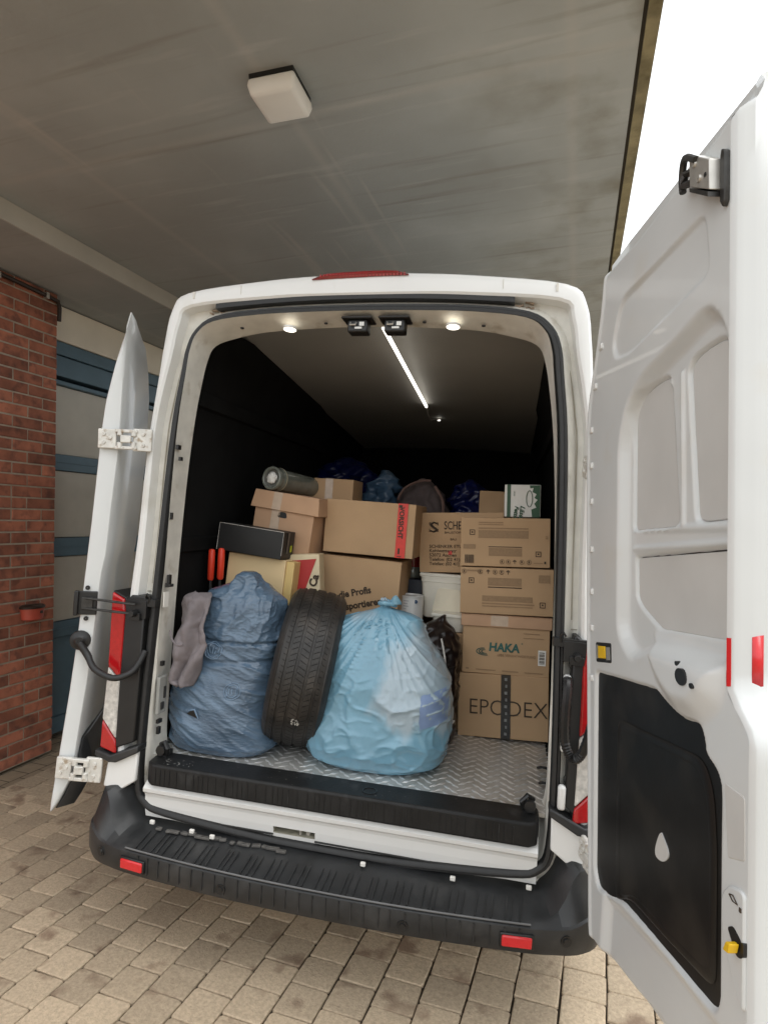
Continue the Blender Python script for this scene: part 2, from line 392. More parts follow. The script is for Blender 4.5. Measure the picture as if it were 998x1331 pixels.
eg = MB(); eg.span(.252, .268, YB, YF, S + .015, S + .27); eg.build('drip_groove', M('dark_groove', (.05, .04, .025), .9), slab_root)

# ceiling lamp under the slab
lx, ly = -1.205, 2.30
lamp = empty('ceiling_lamp', Matrix.Translation(bpt(lx, ly, S)) @ Matrix.Rotation(-BYAW + R(3), 4, 'Z'), 'square white ceiling lamp on the concrete slab', 'lamp')
b = MB(); b.span(-.100, .100, -.100, .100, -.018, .0); b.build('base_plate', BLACK, lamp)
b = MB(); rr = []
for z, h in ((-.02, .105), (-.05, .108), (-.085, .098), (-.094, .088)): rr.append([V((h, h, z)), V((-h, h, z)), V((-h, -h, z)), V((h, -h, z))])
b.loft(rr); b.build('shade', LAMPW, lamp, bevel=.012, seg=3, sharp=60)

# brick wall end, beside the van on the left
WLAT = -3.79; WE = 3.603
wall = empty('brick_wall', Matrix.Translation(bpt(WLAT, WE, 0)) @ Matrix.Rotation(-BYAW, 4, 'Z'), 'red brick wall end on the left beside the blue garage door', 'wall')
WH = S - .134
m = MB(); m.span(-.36, -.006, -3.4, -.006, 0, WH); m.build('mortar_bed', MORTAR, wall)
def brick_mb(l, seed, w=.115, h=.0715):
    rr = random.Random(seed); mb = MB(); c = .004; rg = []
    for x, ins in ((-w / 2, 0), (w / 2 - c, 0), (w / 2, c)):
        rg.append([V((x, s * (l / 2 - ins) + rr.uniform(-.0015, .0015), t * (h / 2 - ins) + rr.uniform(-.0012, .0012))) for s, t in ((-1, -1), (1, -1), (1, 1), (-1, 1))])
    return mb.loft(rg)
kinds = {}
for nm, l in (('full', .24), ('half', .115)):
    kinds[nm] = [brick_mb(l, i * 7 + len(nm)) for i in range(5)]
bme = {k: [x.mesh('brick', BRICKM, 30) for x in v] for k, v in kinds.items()}
wrest = MB(); nb = 0
for c in range(42):
    z = .043 + c * .0833
    if z + .036 > WH: break
    y = -.001; k = 0
    while y > -3.3:
        kd = 'half' if (k == 0 and c % 2) else 'full'
        if c in (5, 13, 22, 35) and k == 1: kd = 'half'
        l = .24 if kd == 'full' else .115
        tm = Matrix.Translation((-.057 + random.uniform(-.0025, .002), y - l / 2, z)); i = random.randrange(5)
        if y > -.80:
            o = link('brick', bme[kd][i], wall); o.matrix_local = tm; nb += 1
        else: wrest.add([tm @ V(v) for v in kinds[kd][i].v], kinds[kd][i].f)
        y -= l + .0105; k += 1
    # end face headers and the return into the door recess
    for xx in (-.175, -.29):
        i = random.randrange(5); wrest.add([Matrix.Translation((xx, -.056, z)) @ V(v) for v in kinds['half'][i].v], kinds['half'][i].f)
tag(wrest.build('bricks', BRICKM, wall, sharp=30), kind='stuff')
# cable along the top of the wall
pp = MB(); pp.tube([(.016, -3.3, WH - .028), (.016, -.75, WH - .030), (.018, -.3, WH - .045), (.018, -.10, WH - .052), (.018, -.015, WH - .06), (.006, .012, WH - .10), (.0, .014, WH - .2)], .016, 8)
pipe = pp.build('cable_conduit', PIPEM); pipe.matrix_world = wall.matrix_world
tag(pipe, 'dark conduit running along the top of the brick wall', 'conduit')
cl = MB()
for y in (-.12, -.52): cl.span(.0, .036, y - .012, y + .012, WH - .075, WH - .03)
cl.build('clip', STEEL, pipe)
# wall ashtray
pt = MB(); pc = (.055, -.24, 1.085)
pt.lathe([(.001, -.055), (.040, -.055), (.058, -.045), (.064, .02), (.066, .035)], lambda x, y, h: V((pc[0] + x, pc[1] + y * 1.35, pc[2] + h)), 24)
pot = pt.build('wall_ashtray', POTM); pot.matrix_world = wall.matrix_world; tag(pot, 'small red ashtray with dark lid fixed to the brick wall', 'ashtray')
pt = MB(); pt.lathe([(.068, .032), (.070, .045), (.060, .055), (.001, .058)], lambda x, y, h: V((pc[0] + x, pc[1] + y * 1.35, pc[2] + h)), 24, False); pt.build('lid', PIPEM, pot)
pt = MB(); pt.span(-.002, .012, pc[1] - .05, pc[1] + .05, pc[2] - .03, pc[2] + .05); pt.build('bracket', PIPEM, pot)
pt = MB(); pt.box((pc[0] + .062, pc[1] + .02, pc[2] + .005), (.008, .02, .02)); pt.build('lock', DSTEEL, pot)

# garage door in a recess behind the brick wall end
GX = -.22
gm = Matrix.Translation(bpt(WLAT, WE, 0)) @ Matrix.Rotation(-BYAW, 4, 'Z')
li = MB(); li.span(GX - .3, GX + .06, .004, 6, 3.21, WH - .003)
lin = li.build('lintel', LINTELM, bevel=.006); lin.matrix_world = gm; tag(lin, 'cream rendered lintel above the blue garage door', 'lintel')
gd = empty('garage_door', gm, 'blue framed garage door with beige panels behind the van', 'garage door')
for z0, z1, dx, mt, nm in ((3.10, 3.205, .05, BLUEM, 'header'), (2.93, 3.095, .03, BLUEM, 'header_board'), (2.865, 2.90, .02, BLUEM, 'rail'),
                           (2.30, 2.862, -.02, PANELG, 'panel'), (2.165, 2.297, .0, BLUEM, 'rail'), (1.615, 2.162, -.02, PANELG, 'panel'),
                           (1.46, 1.612, .0, BLUEM, 'rail'), (.93, 1.457, -.02, PANELG, 'panel'), (.80, .927, .0, BLUEM, 'rail'), (.16, .797, -.02, BLUEM, 'panel'), (.03, .157, .0, BLUEM, 'rail')):
    q = MB(); q.span(GX - .12, GX + dx, .01, 5.5, z0, z1); q.build(nm, mt, gd, bevel=.004)
q = MB()
for z in (2.235, 1.54, .865): q.span(GX - .002, GX + .006, .01, 5.5, z - .006, z + .006)
q.build('rail_bead', BLUEM, gd)
q = MB(); q.span(GX - .2, GX - .11, .0, 6, 0, 3.2); q.build('backing', BLACK, gd)

# ================================================================== VAN
van = empty('delivery_van', VM.copy(), 'white high roof delivery van with both rear doors open and loaded cargo space', 'van')
O_ = [(0, .36), (.45, .36), (.80, .37), (.95, .40), (.972, .50), (.976, .9), (.966, 1.3), (.951, 1.6), (.945, 1.9), (.935, 2.12), (.915, 2.35), (.905, 2.47), (.880, 2.63), (.80, 2.713), (.45, 2.757), (.2, 2.773), (0, 2.778)]
B_ = [(0, .36), (.45, .36), (.85, .37), (1.0, .40), (1.03, .50), (1.035, .9), (1.028, 1.3), (.985, 1.55), (.965, 1.9), (.952, 2.12), (.930, 2.35), (.918, 2.47), (.893, 2.64), (.81, 2.728), (.45, 2.772), (.2, 2.788), (0, 2.793)]
R_ = [(0, .39), (.45, .395), (.74, .41), (.86, .44), (.91, .56), (.926, .9), (.922, 1.3), (.912, 1.6), (.910, 1.9), (.905, 2.12), (.880, 2.30), (.857, 2.42), (.832, 2.57), (.775, 2.645), (.40, 2.676), (.2, 2.681), (0, 2.682)]
S_ = [(0, .442), (.30, .447), (.70, .478), (.805, .51), (.845, .60), (.849, .9), (.840, 1.3), (.833, 1.6), (.825, 1.9), (.813, 2.15), (.791, 2.35), (.778, 2.45), (.745, 2.53), (.66, 2.588), (.45, 2.615), (.2, 2.624), (0, 2.626)]
J_ = [(0, .655), (.30, .655), (.66, .655), (.775, .66), (.826, .70), (.832, .95), (.826, 1.3), (.818, 1.6), (.804, 1.9), (.784, 2.15), (.762, 2.31), (.738, 2.43), (.702, 2.495), (.60, 2.53), (.45, 2.557), (.2, 2.572), (0, 2.576)]
def full(h):
    h = catmull(h, 4)
    return [(x, z) for x, z in h] + [(-x, z) for x, z in h[-2:0:-1]]
def offs(h, d):
    f = full(h); n = len(f); out = []
    for i in range(n):
        a, b = f[i - 1], f[(i + 1) % n]; tx, tz = b[0] - a[0], b[1] - a[1]; l = math.hypot(tx, tz) or 1
        out.append((f[i][0] + tz / l * d, f[i][1] - tx / l * d))
    return out
def ring(h, y0=None, d=0., y=None): return [V((x, (y if y is not None else y0 + z * TL), z)) for x, z in (offs(h, d) if d else full(h))]
bd = MB()
bd.loft([ring(B_, y=5.3, d=-.06), ring(B_, y=5.2), ring(B_, y=2.5), ring(B_, y=.22), ring(O_, .045), ring(O_, -.005), ring(O_, -.028, -.012), ring(O_, -.036, -.03), ring(R_, -.036, .004), ring(R_, -.028, -.006), ring(R_, .022, -.012)], False, False)
bd.build('body', WHITE, van, sharp=35, flip=False)
fl = MB(); fl.loft([ring(R_, .022, -.012), ring(S_, .03, .050), ring(S_, .012, .034), ring(S_, .0, .022), ring(S_, .0, -.012), ring(S_, .012, -.020), [V((x, lerp(.02, .14, .35), z)) for x, z in offs(S_, -.024)], ring(J_, y=.175, d=.002), ring(J_, y=.19)], False, False)
fl.build('door_frame', GRIME, van, sharp=35)
# rubber seal
def seal_ring(dy, dd): return ring(S_, dy, dd)
sl = MB(); sec = [(-.014, .017), (-.022, .013), (-.022, .006), (-.030, .001), (-.028, -.012), (-.016, -.019), (.004, -.016), (.002, .016)]
sl.loft([seal_ring(y, d) for y, d in sec], True, False)
sl.build('door_seal', SEALM, van, sharp=50)
# front of the van, simple cab
q = MB(); q.loft([ring(B_, y=5.3, d=-.06), [V((x * .93, 5.9, min(z, 2.3 + .2 * (z > 2.4)))) for x, z in full(B_)], [V((x * .9, 6.3, min(z, 1.35))) for x, z in full(B_)]], False, False)
q.add([V((x * .9, 6.3, min(z, 1.35))) for x, z in full(B_)], [tuple(range(len(full(B_))))])
q.build('cab', WHITE, van)
# wheels standing on the ground
for sx in (-1, 1):
    for wy in (1.25, 4.9):
        base = VM @ V((sx * .84, wy, .33)); cz = .34
        c = VM.inverted() @ V((base.x, base.y, cz))
        w = MB(); fr = lambda x, y, h: c + V((h, x, y))
        w.lathe([(.20, -.09), (.30, -.11), (.335, -.09), (.34, 0), (.335, .09), (.30, .11), (.20, .09)], fr, 32); wo_ = w.build('wheel', TYREM, van)
        w = MB(); w.lathe([(.001, -.06), (.15, -.06), (.20, -.085), (.20, .085), (.15, .06), (.001, .06)], fr, 24); w.build('rim', RIMM, wo_)
# underbody
q = MB(); q.span(-.9, .9, .3, 5.2, .38, .41); q.build('underbody', BLACK, van)

# roof lip: black slot under it, third brake light
q = MB(); pts = []
for i in range(25):
    x = lerp(-.662, .607, i / 24); z = 2.677 - .03 * (x / .66) ** 2; pts.append((x, z))
q.loft([[V((x, -.030 + 2.68 * TL, z + .004)), V((x, -.030 + 2.68 * TL, z - .015)), V((x, .02 + 2.68 * TL, z - .017)), V((x, .02 + 2.68 * TL, z + .004))] for x, z in pts]); q.build('roof_slot', SEALM, van)
q = MB(); xs = [-.226, -.20, -.165, -.10, 0, .08, .13, .155, .181]; lo = [2.742, 2.742, 2.744, 2.746, 2.749, 2.752, 2.753, 2.754, 2.754]; hi = [2.744, 2.756, 2.766, 2.770, 2.773, 2.773, 2.771, 2.764, 2.756]
q.loft([[V((x, -.040 + 2.75 * TL, a)), V((x, -.046 + 2.75 * TL, lerp(a, b, .4))), V((x, -.040 + 2.75 * TL, b)), V((x, .01 + 2.75 * TL, b)), V((x, .01 + 2.75 * TL, a))] for x, a, b in zip(xs, lo, hi)]); bl = q.build('brake_light', DRED, van)
q = MB()
for i in range(26): x = lerp(-.19, .165, i / 25); q.box((x, -.0425 + 2.75 * TL, 2.757), (.004, .004, .012))
tag(q.build('lens_rib', RED, bl), kind='stuff')
q = MB()
for x in (-.765, .765): q.box((x, -.0345 + 2.7 * TL, 2.688), (.009, .010, .030))
q.box((-.545, -.0355 + 2.7 * TL, 2.706), (.003, .004, .036)); q.box((.56, -.0355 + 2.7 * TL, 2.706), (.003, .004, .036))
q.build('roof_seam', GRIME, van)
q = MB()
for i in range(17): x = -.56 + i * .07; z = 2.648 - .03 * (x / .66) ** 2; q.box((x, .022 + z * TL, z), (.0025, .02, .022))
q.build('weld_seam', M('seam_shadow', (.30, .27, .22), .7), van)
q = MB(); rr_ = random.Random(11)
for sx in (-1, 1):
    for i in range(7):
        x = sx * rr_.uniform(.62, .76); z = 2.640 - .10 * (abs(x) - .62); q.box((x, .016 + z * TL, z + rr_.uniform(-.012, .012)), (rr_.uniform(.006, .022), .014, rr_.uniform(.003, .007)), Matrix.Rotation(rr_.uniform(-.5, .5), 3, 'Y'))
q.build('rust_mark', M('rust_stain', (.33, .25, .18), .8, var=.4, vs=60), van)
# panel joints across the rear pillars and jambs
q = MB()
for sx in (-1, 1):
    for z, x0, x1, yy in ((1.385, .865, .915, -.0), (2.03, .835, .85, .02)):
        q.box((sx * (x0 + x1) / 2, .026 + z * TL, z), (x1 - x0, .006, .003))
    q.tube([(sx * interp([(a[1], a[0]) for a in R_[4:13]], z) - sx * .035, .024 + z * TL, z) for z in [1.42 + .06 * k for k in range(17)]], .0025, 5)
q.build('pillar_seam', M('seam_brown', (.34, .31, .25), .7), van)
# holes and slots in the left inner jamb
q = MB()
for x, z, w, h in ((-.792, 1.44, .006, .05), (-.796, 1.42, .008, .018), (-.782, 1.42, .008, .012), (-.80, 1.72, .004, .03), (-.785, 2.02, .008, .02), (-.772, 1.97, .006, .016), (-.80, 1.08, .006, .02), (-.80, .83, .010, .016), (-.80, .79, .006, .03)):
    q.box((x - .003, .075, z), (.012, w * 3, h))
q.build('jamb_hole', BLACK, van)
q = MB(); q.box((-.800, .075, .945), (.016, .060, .16)); lt = q.build('jamb_recess', M('jamb_recess_grey', (.30, .30, .28), .5), van, bevel=.004)
q = MB(); q.box((-.793, .07, .90), (.014, .02, .03)); q.box((-.793, .085, .955), (.012, .012, .05)); q.build('latch', DSTEEL, lt)
q = MB(); q.box((-.7955, .06, 1.36), (.004, .035, .065)); q.build('jamb_label', WPRINT, van)

# cargo interior
def prof(w):
    half = [(0, .672), (.45, .672), (.80, .672), (.885, .69), (.893, .9), (.892, 1.3), (.890, 1.6), (.885, 1.9), (.865, 2.15), (.83, 2.4), (.79, 2.54)]
    return half
def zc(y): return 2.60 + .10 * smooth(.14, .55, y) - .085 * max(0, y - .5)
wl = MB()
for sx in (-1, 1):
    rows = []
    for y in (.185, .35, .8, 1.4, 2.0, 2.7, 3.4):
        rows.append([V((sx * x, y, z)) for x, z in catmull(prof(0)[2:], 2)] + [V((sx * .765, y, zc(y) - .01))])
    w_ = MB(); w_.grid(rows); w_.build('wall_lining', LINING, van, sharp=50)
q = MB(); rows = []
for sx in (-1, 1):
    r_ = MB()
    r_.loft([[V((sx * .875, y, 1.55)), V((sx * .875, y, 1.61)), V((sx * .885, y, 1.62)), V((sx * .89, y, 1.54))] for y in (.2, 3.39)]); r_.loft([[V((sx * .83, y, 2.25)), V((sx * .83, y, 2.32)), V((sx * .86, y, 2.33)), V((sx * .868, y, 2.24))] for y in (.2, 3.39)])
    r_.build('lining_rail', LINING, van)
rows = [[V((x, y, zc(y) - (.0 if y > .17 else .004) - .02 * (x / .76) ** 2)) for x in (-.79, -.6, -.4, -.2, 0, .2, .4, .6, .79)] for y in (.150, .25, .4, .55, .9, 1.5, 2.2, 2.8, 3.4)]
q.grid(rows); q.build('ceiling', CEILM, van)
q = MB(); rows = [[V((x, .158, z)) for x in (-.8, 0, .8)] for z in (2.50, 2.63)]
q.add([(-.9, 3.4, .67), (.9, 3.4, .67), (.9, 3.4, 2.55), (-.9, 3.4, 2.55)], [(0, 1, 2, 3)]); q.build('bulkhead', LINING, van)
# floor plate with raised treads
q = MB(); q.span(-.886, .886, .085, 3.4, .665, .680); floor = q.build('floor_plate', ALU, van)
q = MB(); sp = .056; i = 0; y = .10
while y < 1.05:
    x = -.87 + (i % 2) * sp / 2; k = 0
    while x < .87:
        a = R(38) if (i + k) % 2 else R(-38); L_, W_ = .0225, .0082
        c_, s_ = cos(a), sin(a)
        P = [(L_, 0, 0), (0, W_, 0), (-L_, 0, 0), (0, -W_, 0), (L_ * .55, 0, .003), (0, W_ * .45, .0034), (-L_ * .55, 0, .003), (0, -W_ * .45, .0034)]
        q.add([(x + c_ * p - s_ * r, y + s_ * p + c_ * r, .680 + h) for p, r, h in P], [(0, 1, 5, 4), (1, 2, 6, 5), (2, 3, 7, 6), (3, 0, 4, 7), (4, 5, 6, 7)])
        x += sp; k += 1
    y += sp / 2; i += 1
tag(q.build('tread_pattern', ALUT, floor, sharp=60), kind='stuff')
# sill: black step cover, white sill with latch slot
st = MB(); pl = [(-.79, .11), (-.80, .05), (-.792, -.005), (-.76, -.032), (.765, -.032), (.795, -.01), (.802, .05), (.80, .11)]
st.prism(pl, lambda a, b, o: V((a, b, o)), .600, .090); step = st.build('step_cover', STEPM, van, bevel=.010, seg=3)
q = MB(); x = -.74
while x < .75: q.box((x, -.0325, .642), (.004, .004, .062)); x += .031 + .012 * sin(x * 37)
q.build('step_rib', STEPM, step)
q = MB(); q.lathe([(.030, .6905), (.030, .6925), (.024, .6925), (.024, .6905)], lambda x, y, h: V((.155 + x, .03 + y, h)), 20); q.build('fixing_cap', BLACK, step)
q = MB(); rr_ = random.Random(21)
def scuff(x, y, z, L, W):
    a = rr_.uniform(0, pi); n = 6
    q.add([(x + L * rr_.uniform(.5, 1) * cos(a) * cos(2 * pi * k / n) - W * sin(a) * sin(2 * pi * k / n), y + L * .6 * sin(a) * cos(2 * pi * k / n) + W * rr_.uniform(.5, 1) * cos(a) * sin(2 * pi * k / n), z) for k in range(n)], [tuple(range(n))])
for i in range(26): scuff(-.66 + rr_.uniform(-.07, .07), .015 + rr_.uniform(-.03, .03), .6908 + i * .00003, rr_.uniform(.002, .009), .0015)
for i in range(22): scuff(rr_.uniform(-.7, .7), rr_.uniform(-.02, .09), .6908 + i * .00003, rr_.uniform(.001, .005), .001)
q.build('scuff_mark', M('scuff_white', (.34, .33, .31), .8), step)
sm = MB(); YS = [(.452, .012), (.478, .006), (.505, .002), (.540, .0), (.553, -.004), (.566, -.018), (.580, -.020), (.592, -.008), (.604, .01), (.62, .02)]
X = [-.80, -.70, -.225, -.050, .30, .70, .80]
for i in range(len(X) - 1):
    for k in range(len(YS) - 1):
        if i == 2 and k == 1: continue
        (z0, y0), (z1, y1) = YS[k], YS[k + 1]
        sm.add([(X[i], y0, z0), (X[i + 1], y0, z0), (X[i + 1], y1, z1), (X[i], y1, z1)], [(0, 1, 2, 3)])
sill = sm.build('sill_panel', WHITE, van, sharp=60)
q = MB(); q.add([(-.225, .006, .478), (-.05, .006, .478), (-.05, .002, .505), (-.225, .002, .505), (-.225, .06, .478), (-.05, .06, .478), (-.05, .06, .505), (-.225, .06, .505)], [(4, 5, 6, 7), (0, 1, 5, 4), (3, 2, 6, 7), (0, 3, 7, 4), (1, 2, 6, 5)])
q.build('latch_slot', M('slot_beige', (.36, .34, .27), .6, var=.2, vs=30), sill)
q = MB(); q.tube([(-.115, .02, .48), (-.115, .02, .503)], .006, 8); q.tube([(-.085, .03, .48), (-.085, .03, .503)], .010, 8); q.build('striker', STEEL, sill)
q = MB(); q.span(-.70, -.225, .0, .03, .47, .475); q.span(-.05, .70, .0, .03, .468, .472); q.build('lower_seam', SEALM, sill)
# striker hooks at both ends of the sill
for sx in (-1, 1):
    q = MB(); c = V((sx * .765, .075, .70)); q.box(c + V((0, .0, -.005)), (.045, .05, .03)); q.tube([c + V((-sx * .02, -.02, .0)), c + V((-sx * .03, -.03, .03)), c + V((-sx * .01, -.02, .052)), c + V((sx * .015, -.01, .035))], .010, 7); q.lathe([(.02, -.012), (.024, 0), (.02, .012)], lambda x, y, h: c + V((x, h - .03, y + .02)), 12, True)
    q.build('floor_striker', BLACK, van)
q = MB()
for z0, y0 in ((.700, .47), (.700, .31)): q.tube([(.862, y0, z0), (.845, y0 - .02, z0 + .012), (.825, y0 - .02, z0 + .012), (.815, y0, z0), (.83, y0 + .02, z0 - .004)], .006, 6)
q.build('lashing_eye', BLACK, van)

# bumper
path = [(-1.055, .62), (-1.055, .30), (-1.055, .11), (-1.045, .025), (-1.015, -.055), (-.945, -.112), (-.86, -.142), (-.78, -.158), (-.60, -.176), (-.40, -.19), (-.2, -.198), (0, -.2)]
path = path + [(-x, y) for x, y in path[-2::-1]]
path = catmull(path, 3)
def bsec(i):
    x, y = path[i]; a = path[max(i - 1, 0)]; b = path[min(i + 1, len(path) - 1)]
    t = V((b[0] - a[0], b[1] - a[1], 0)).normalized(); n = V((t.y, -t.x, 0))         # outward
    k = smooth(.84, .97, abs(x)); dpt = lerp(.20, .085, smooth(.75, 1.0, abs(x)))
    zt = lerp(.436, .575, k); ze = lerp(.400, .45, smooth(.9, 1.02, abs(x)) * .6)
    zb = lerp(.305, .300, k)
    return [V((x, y, 0)) - n * d + V((0, 0, z)) for d, z in ((.20, zb - .01), (.03, zb - .012), (.012, zb), (.002, zb + .03), (.0, ze - .03), (.004, ze - .006), (.012, ze), (.05, lerp(ze + .010, zt - .015, k)), (dpt * .8, zt - .006), (dpt, zt), (dpt + .06, zt))]
bu = MB(); bu.loft([bsec(i) for i in range(len(path))]); bump = bu.build('bumper', PLASTIC, van, sharp=28)
q = MB(); q2 = MB()
for i in range(62):
    x = -.74 + i * 1.48 / 61 + random.uniform(-.005, .005); y = interp(path, x)
    if i % 4 != 2: q.add([(x - .002, y + .02, .4045), (x + .002, y + .02, .4045), (x + .006, y + .115, .4265), (x + .002, y + .115, .4265), (x - .002, y + .02, .4075), (x + .002, y + .02, .4075), (x + .006, y + .115, .4295), (x + .002, y + .115, .4295)], [(4, 5, 6, 7), (0, 1, 5, 4), (1, 2, 6, 5), (3, 0, 4, 7)])
    if i % 2: q2.box((x, y - .0005, .358), (.0035, .004, .066))
q.build('tread_rib', PLASTIC, bump); q2.build('face_rib', PLASTIC, bump)
q = MB(); q.tube([(x, y + .009, .405) for x, y in path if abs(x) < .80], .0035, 6); q.build('edge_bead', M('worn_plastic', (.13, .13, .13), .5), bump)
for sx in (-1, 1):
    x = sx * .735; y = interp(path, x); a = math.atan2(interp(path, x + .03) - interp(path, x - .03), .06)
    rm = Matrix.Rotation(a, 3, 'Z')
    q = MB(); q.box((x, y - .001, .353), (.116, .014, .050), rm); q.build('reflector_frame', BLACK, bump, bevel=.004)
    q = MB(); q.box((x, y - .006, .353), (.102, .014, .038), rm); q.build('reflector', REFL, bump, bevel=.005)
    for xx in (.90, .345):
        y2 = interp(path, sx * xx); a2 = math.atan2(interp(path, sx * xx + .03) - interp(path, sx * xx - .03), .06)
        rm2 = Matrix.Rotation(a2, 3, 'Z')
        q = MB(); q.lathe([(.001, -.006), (.010, -.006), (.011, -.002), (.019, -.003), (.020, .01)], lambda u, w, h: V((sx * xx, y2, .345 if xx < .8 else .36)) + rm2 @ V((u, h, w)), 18); q.build('parking_sensor', BLACK, bump)
for x, y, z in ((-.745, -.012, .446), (-.465, -.03, .440), (.16, -.03, .440), (.50, -.018, .440), (.775, .0, .446), (-.56, -.02, .442)):
    q = MB(); q.box((x, y - .012, z + .004), (.020, .012, .016)); q.build('bumper_clip', WPRINT, bump, bevel=.003)
q = MB(); rr_ = random.Random(3)
for i in range(16):
    x = -.70 + i * .035 + rr_.uniform(-.01, .01); q.box((x, -.036 + rr_.uniform(-.006, .006), .4345), (rr_.uniform(.015, .045), .018, .010), Matrix.Rotation(rr_.uniform(-.3, .3), 3, 'Z'))
q.build('lower_seal_fragment', M('dirty_rubber', (.09, .085, .078), .8, var=.4, vs=60), bump, bevel=.003)

# tail lights with black surround, brackets
def yb(z, o=0.): return o + z * TL
for sx in (-1, 1):
    lx_ = -.018 if sx < 0 else -.048
    fr = lambda a, b, o: V((sx * a, yb(b, o), b))
    fl_ = lambda a, b, o: V((sx * (a + lx_ - (.008 if a < 1.0 else 0)), yb(b, o), b))
    xi = .862 if sx < 0 else .885
    q = MB(); q.prism([(xi, .76), (.985 + lx_, .715), (.990 + lx_, 1.34), (.95 + lx_, 1.372), (xi + .003, 1.372)], fr, -.046, .09); q.build('lamp_surround', BLACK, van, bevel=.006)
    q = MB(); q.prism([(.965, .70), (1.036, .72), (1.042, 1.385), (.986, 1.358), (.978, 1.30)], fl_, -.040, .13); tl = q.build('tail_light', BLACK, van, bevel=.003)
    for nm, mt, poly in (('red_lens', RED, [(.9785, 1.012), (1.031, 1.066), (1.041, 1.380), (.988, 1.353), (.980, 1.30)]), ('clear_lens', CLEAR, [(.973, .764), (1.035, .842), (1.0305, 1.063), (.9785, 1.008)]), ('red_lens', RED, [(.966, .703), (1.0345, .723), (1.0345, .838), (.973, .760)])):
        q = MB(); q.prism(poly, fl_, -.054, .016); ln = q.build(nm, mt, tl, bevel=.009, seg=4)
        zs = [p[1] for p in poly]; z = min(zs) + .05
        rb = MB()
        while z < max(zs) - .06: rb.box((sx * (1.004 + lx_), yb(z, -.0525), z), (.040, .003, .004)); z += .014
        if nm == 'red_lens' and max(zs) > 1: rb.build('lens_rib', RED, ln)
    q = MB(); q.prism([(1.03, .69), (1.03, .715), (.955, .70), (.83, .755), (.83, .725), (.93, .672), (.96, .67)], fr, -.065, .07); q.build('lamp_trim', PLASTIC, van, bevel=.006)
    q = MB(); q.prism([(.99, .56), (.975, .69), (.93, .675), (.84, .725), (.842, .60), (.90, .56)], fr, -.045, .05); q.build('pillar_foot', WHITE, van, bevel=.006)
    # check strap bracket on the pillar
    q = MB(); q.box((sx * .893, yb(1.32, -.03), 1.315), (.080, .05, .075)); q.box((sx * .875, yb(1.36, -.035), 1.345), (.12, .035, .03)); q.box((sx * .90, yb(1.28, -.04), 1.285), (.05, .05, .03)); q.tube([(sx * .858, yb(1.38, -.055), 1.37), (sx * .850, yb(1.38, -.06), 1.385), (sx * .84, yb(1.38, -.055), 1.37), (sx * .845, yb(1.37, -.05), 1.345)], .005, 6)
    q.lathe([(.012, -.09), (.016, -.06)], lambda x, y, h: V((sx * .90 + x, yb(1.3, h), 1.30 + y)), 12, True); q.build('check_bracket', BLACK, van, bevel=.003)
# right pillar: white islands, grommets, corrugated cable
q = MB()
for z, h, w in ((1.205, .05, .035), (1.0, .10, .032), (.79, .09, .035), (1.12, .03, .03)): q.box((.872, yb(z, -.040), z), (w * .8, .03, h))
q.build('pillar_pad', WHITE, van, bevel=.010)
q = MB()
for z in (1.26, .845): q.lathe([(.018, .0), (.018, -.010), (.010, -.012), (.010, -.006), (.001, -.006)], lambda x, y, h: V((.895 + x, yb(z, h - .012), z + y)), 14)
q.build('grommet', BLACK, van)
q = MB(); P = catmull([(.872, -.0, 1.22), (.868, -.035, 1.18), (.864, -.045, 1.10), (.868, -.045, 1.01), (.885, -.055, .965), (.905, -.065, .955), (.925, -.08, .985), (.94, -.10, 1.05), (.945, -.13, 1.10)], 9)
q.tube(P, [.015 + .0025 * (k % 2) for k in range(len(P))], 8); q.build('door_cable', BLACK, van)

# ceiling: lit lamps, latch strikers, light strip
for x, z in ((-.328, 2.548), (.369, 2.552)):
    q = MB(); q.lathe([(.030, .006), (.031, -.001), (.027, -.002)], lambda a, b, h: V((x + a, .125 + b, z + h - b * .12)), 24); il = q.build('interior_lamp', WHITE, van)
    q = MB(); q.lathe([(.001, -.0025), (.027, -.0022), (.027, .0)], lambda a, b, h: V((x + a, .125 + b, z + h - b * .12)), 24); q.build('lamp_lens', GLOW, il)
for x in (-.02, .135):
    q = MB(); q.span(x - .065, x + .062, .065, .16, 2.572, 2.582); lk = q.build('roof_striker', BLACK, van, bevel=.004)
    q = MB(); q.span(x - .042, x + .042, .085, .15, 2.522, 2.574); q.build('housing', BLACK, lk, bevel=.006)
    q = MB(); q.tube([(x - .028, .082, 2.56), (x - .028, .074, 2.548), (x - .005, .074, 2.548), (x - .005, .082, 2.56)], .004, 6); q.box((x + .02, .082, 2.553), (.020, .008, .016)); q.box((x + .005, .0835, 2.538), (.03, .004, .008)); q.build('latch_hook', STEEL, lk)
q = MB(); xs = [-.55, -.17, .25, .49]
for x in xs: q.lathe([(.001, -.002), (.007, -.002), (.008, .003)], lambda a, b, h: V((x + a, .13 + b, 2.56 + h + (.012 if abs(x) < .3 else -.005))), 12)
q.build('trim_clip', BLACK, van)
q = MB(); y0, y1 = .30, 1.88
q.add([(.040 - .007, y0, zc(y0) - .03), (.040 + .007, y0, zc(y0) - .03), (.02 + .007, y1, zc(y1) - .03), (.02 - .007, y1, zc(y1) - .03), (.040 - .007, y0, zc(y0) - .015), (.040 + .007, y0, zc(y0) - .015), (.02 + .007, y1, zc(y1) - .015), (.02 - .007, y1, zc(y1) - .015)], [(0, 1, 2, 3), (4, 5, 6, 7), (0, 1, 5, 4), (1, 2, 6, 5), (2, 3, 7, 6), (3, 0, 4, 7)]); strip = q.build('light_strip', GLOWS, van)
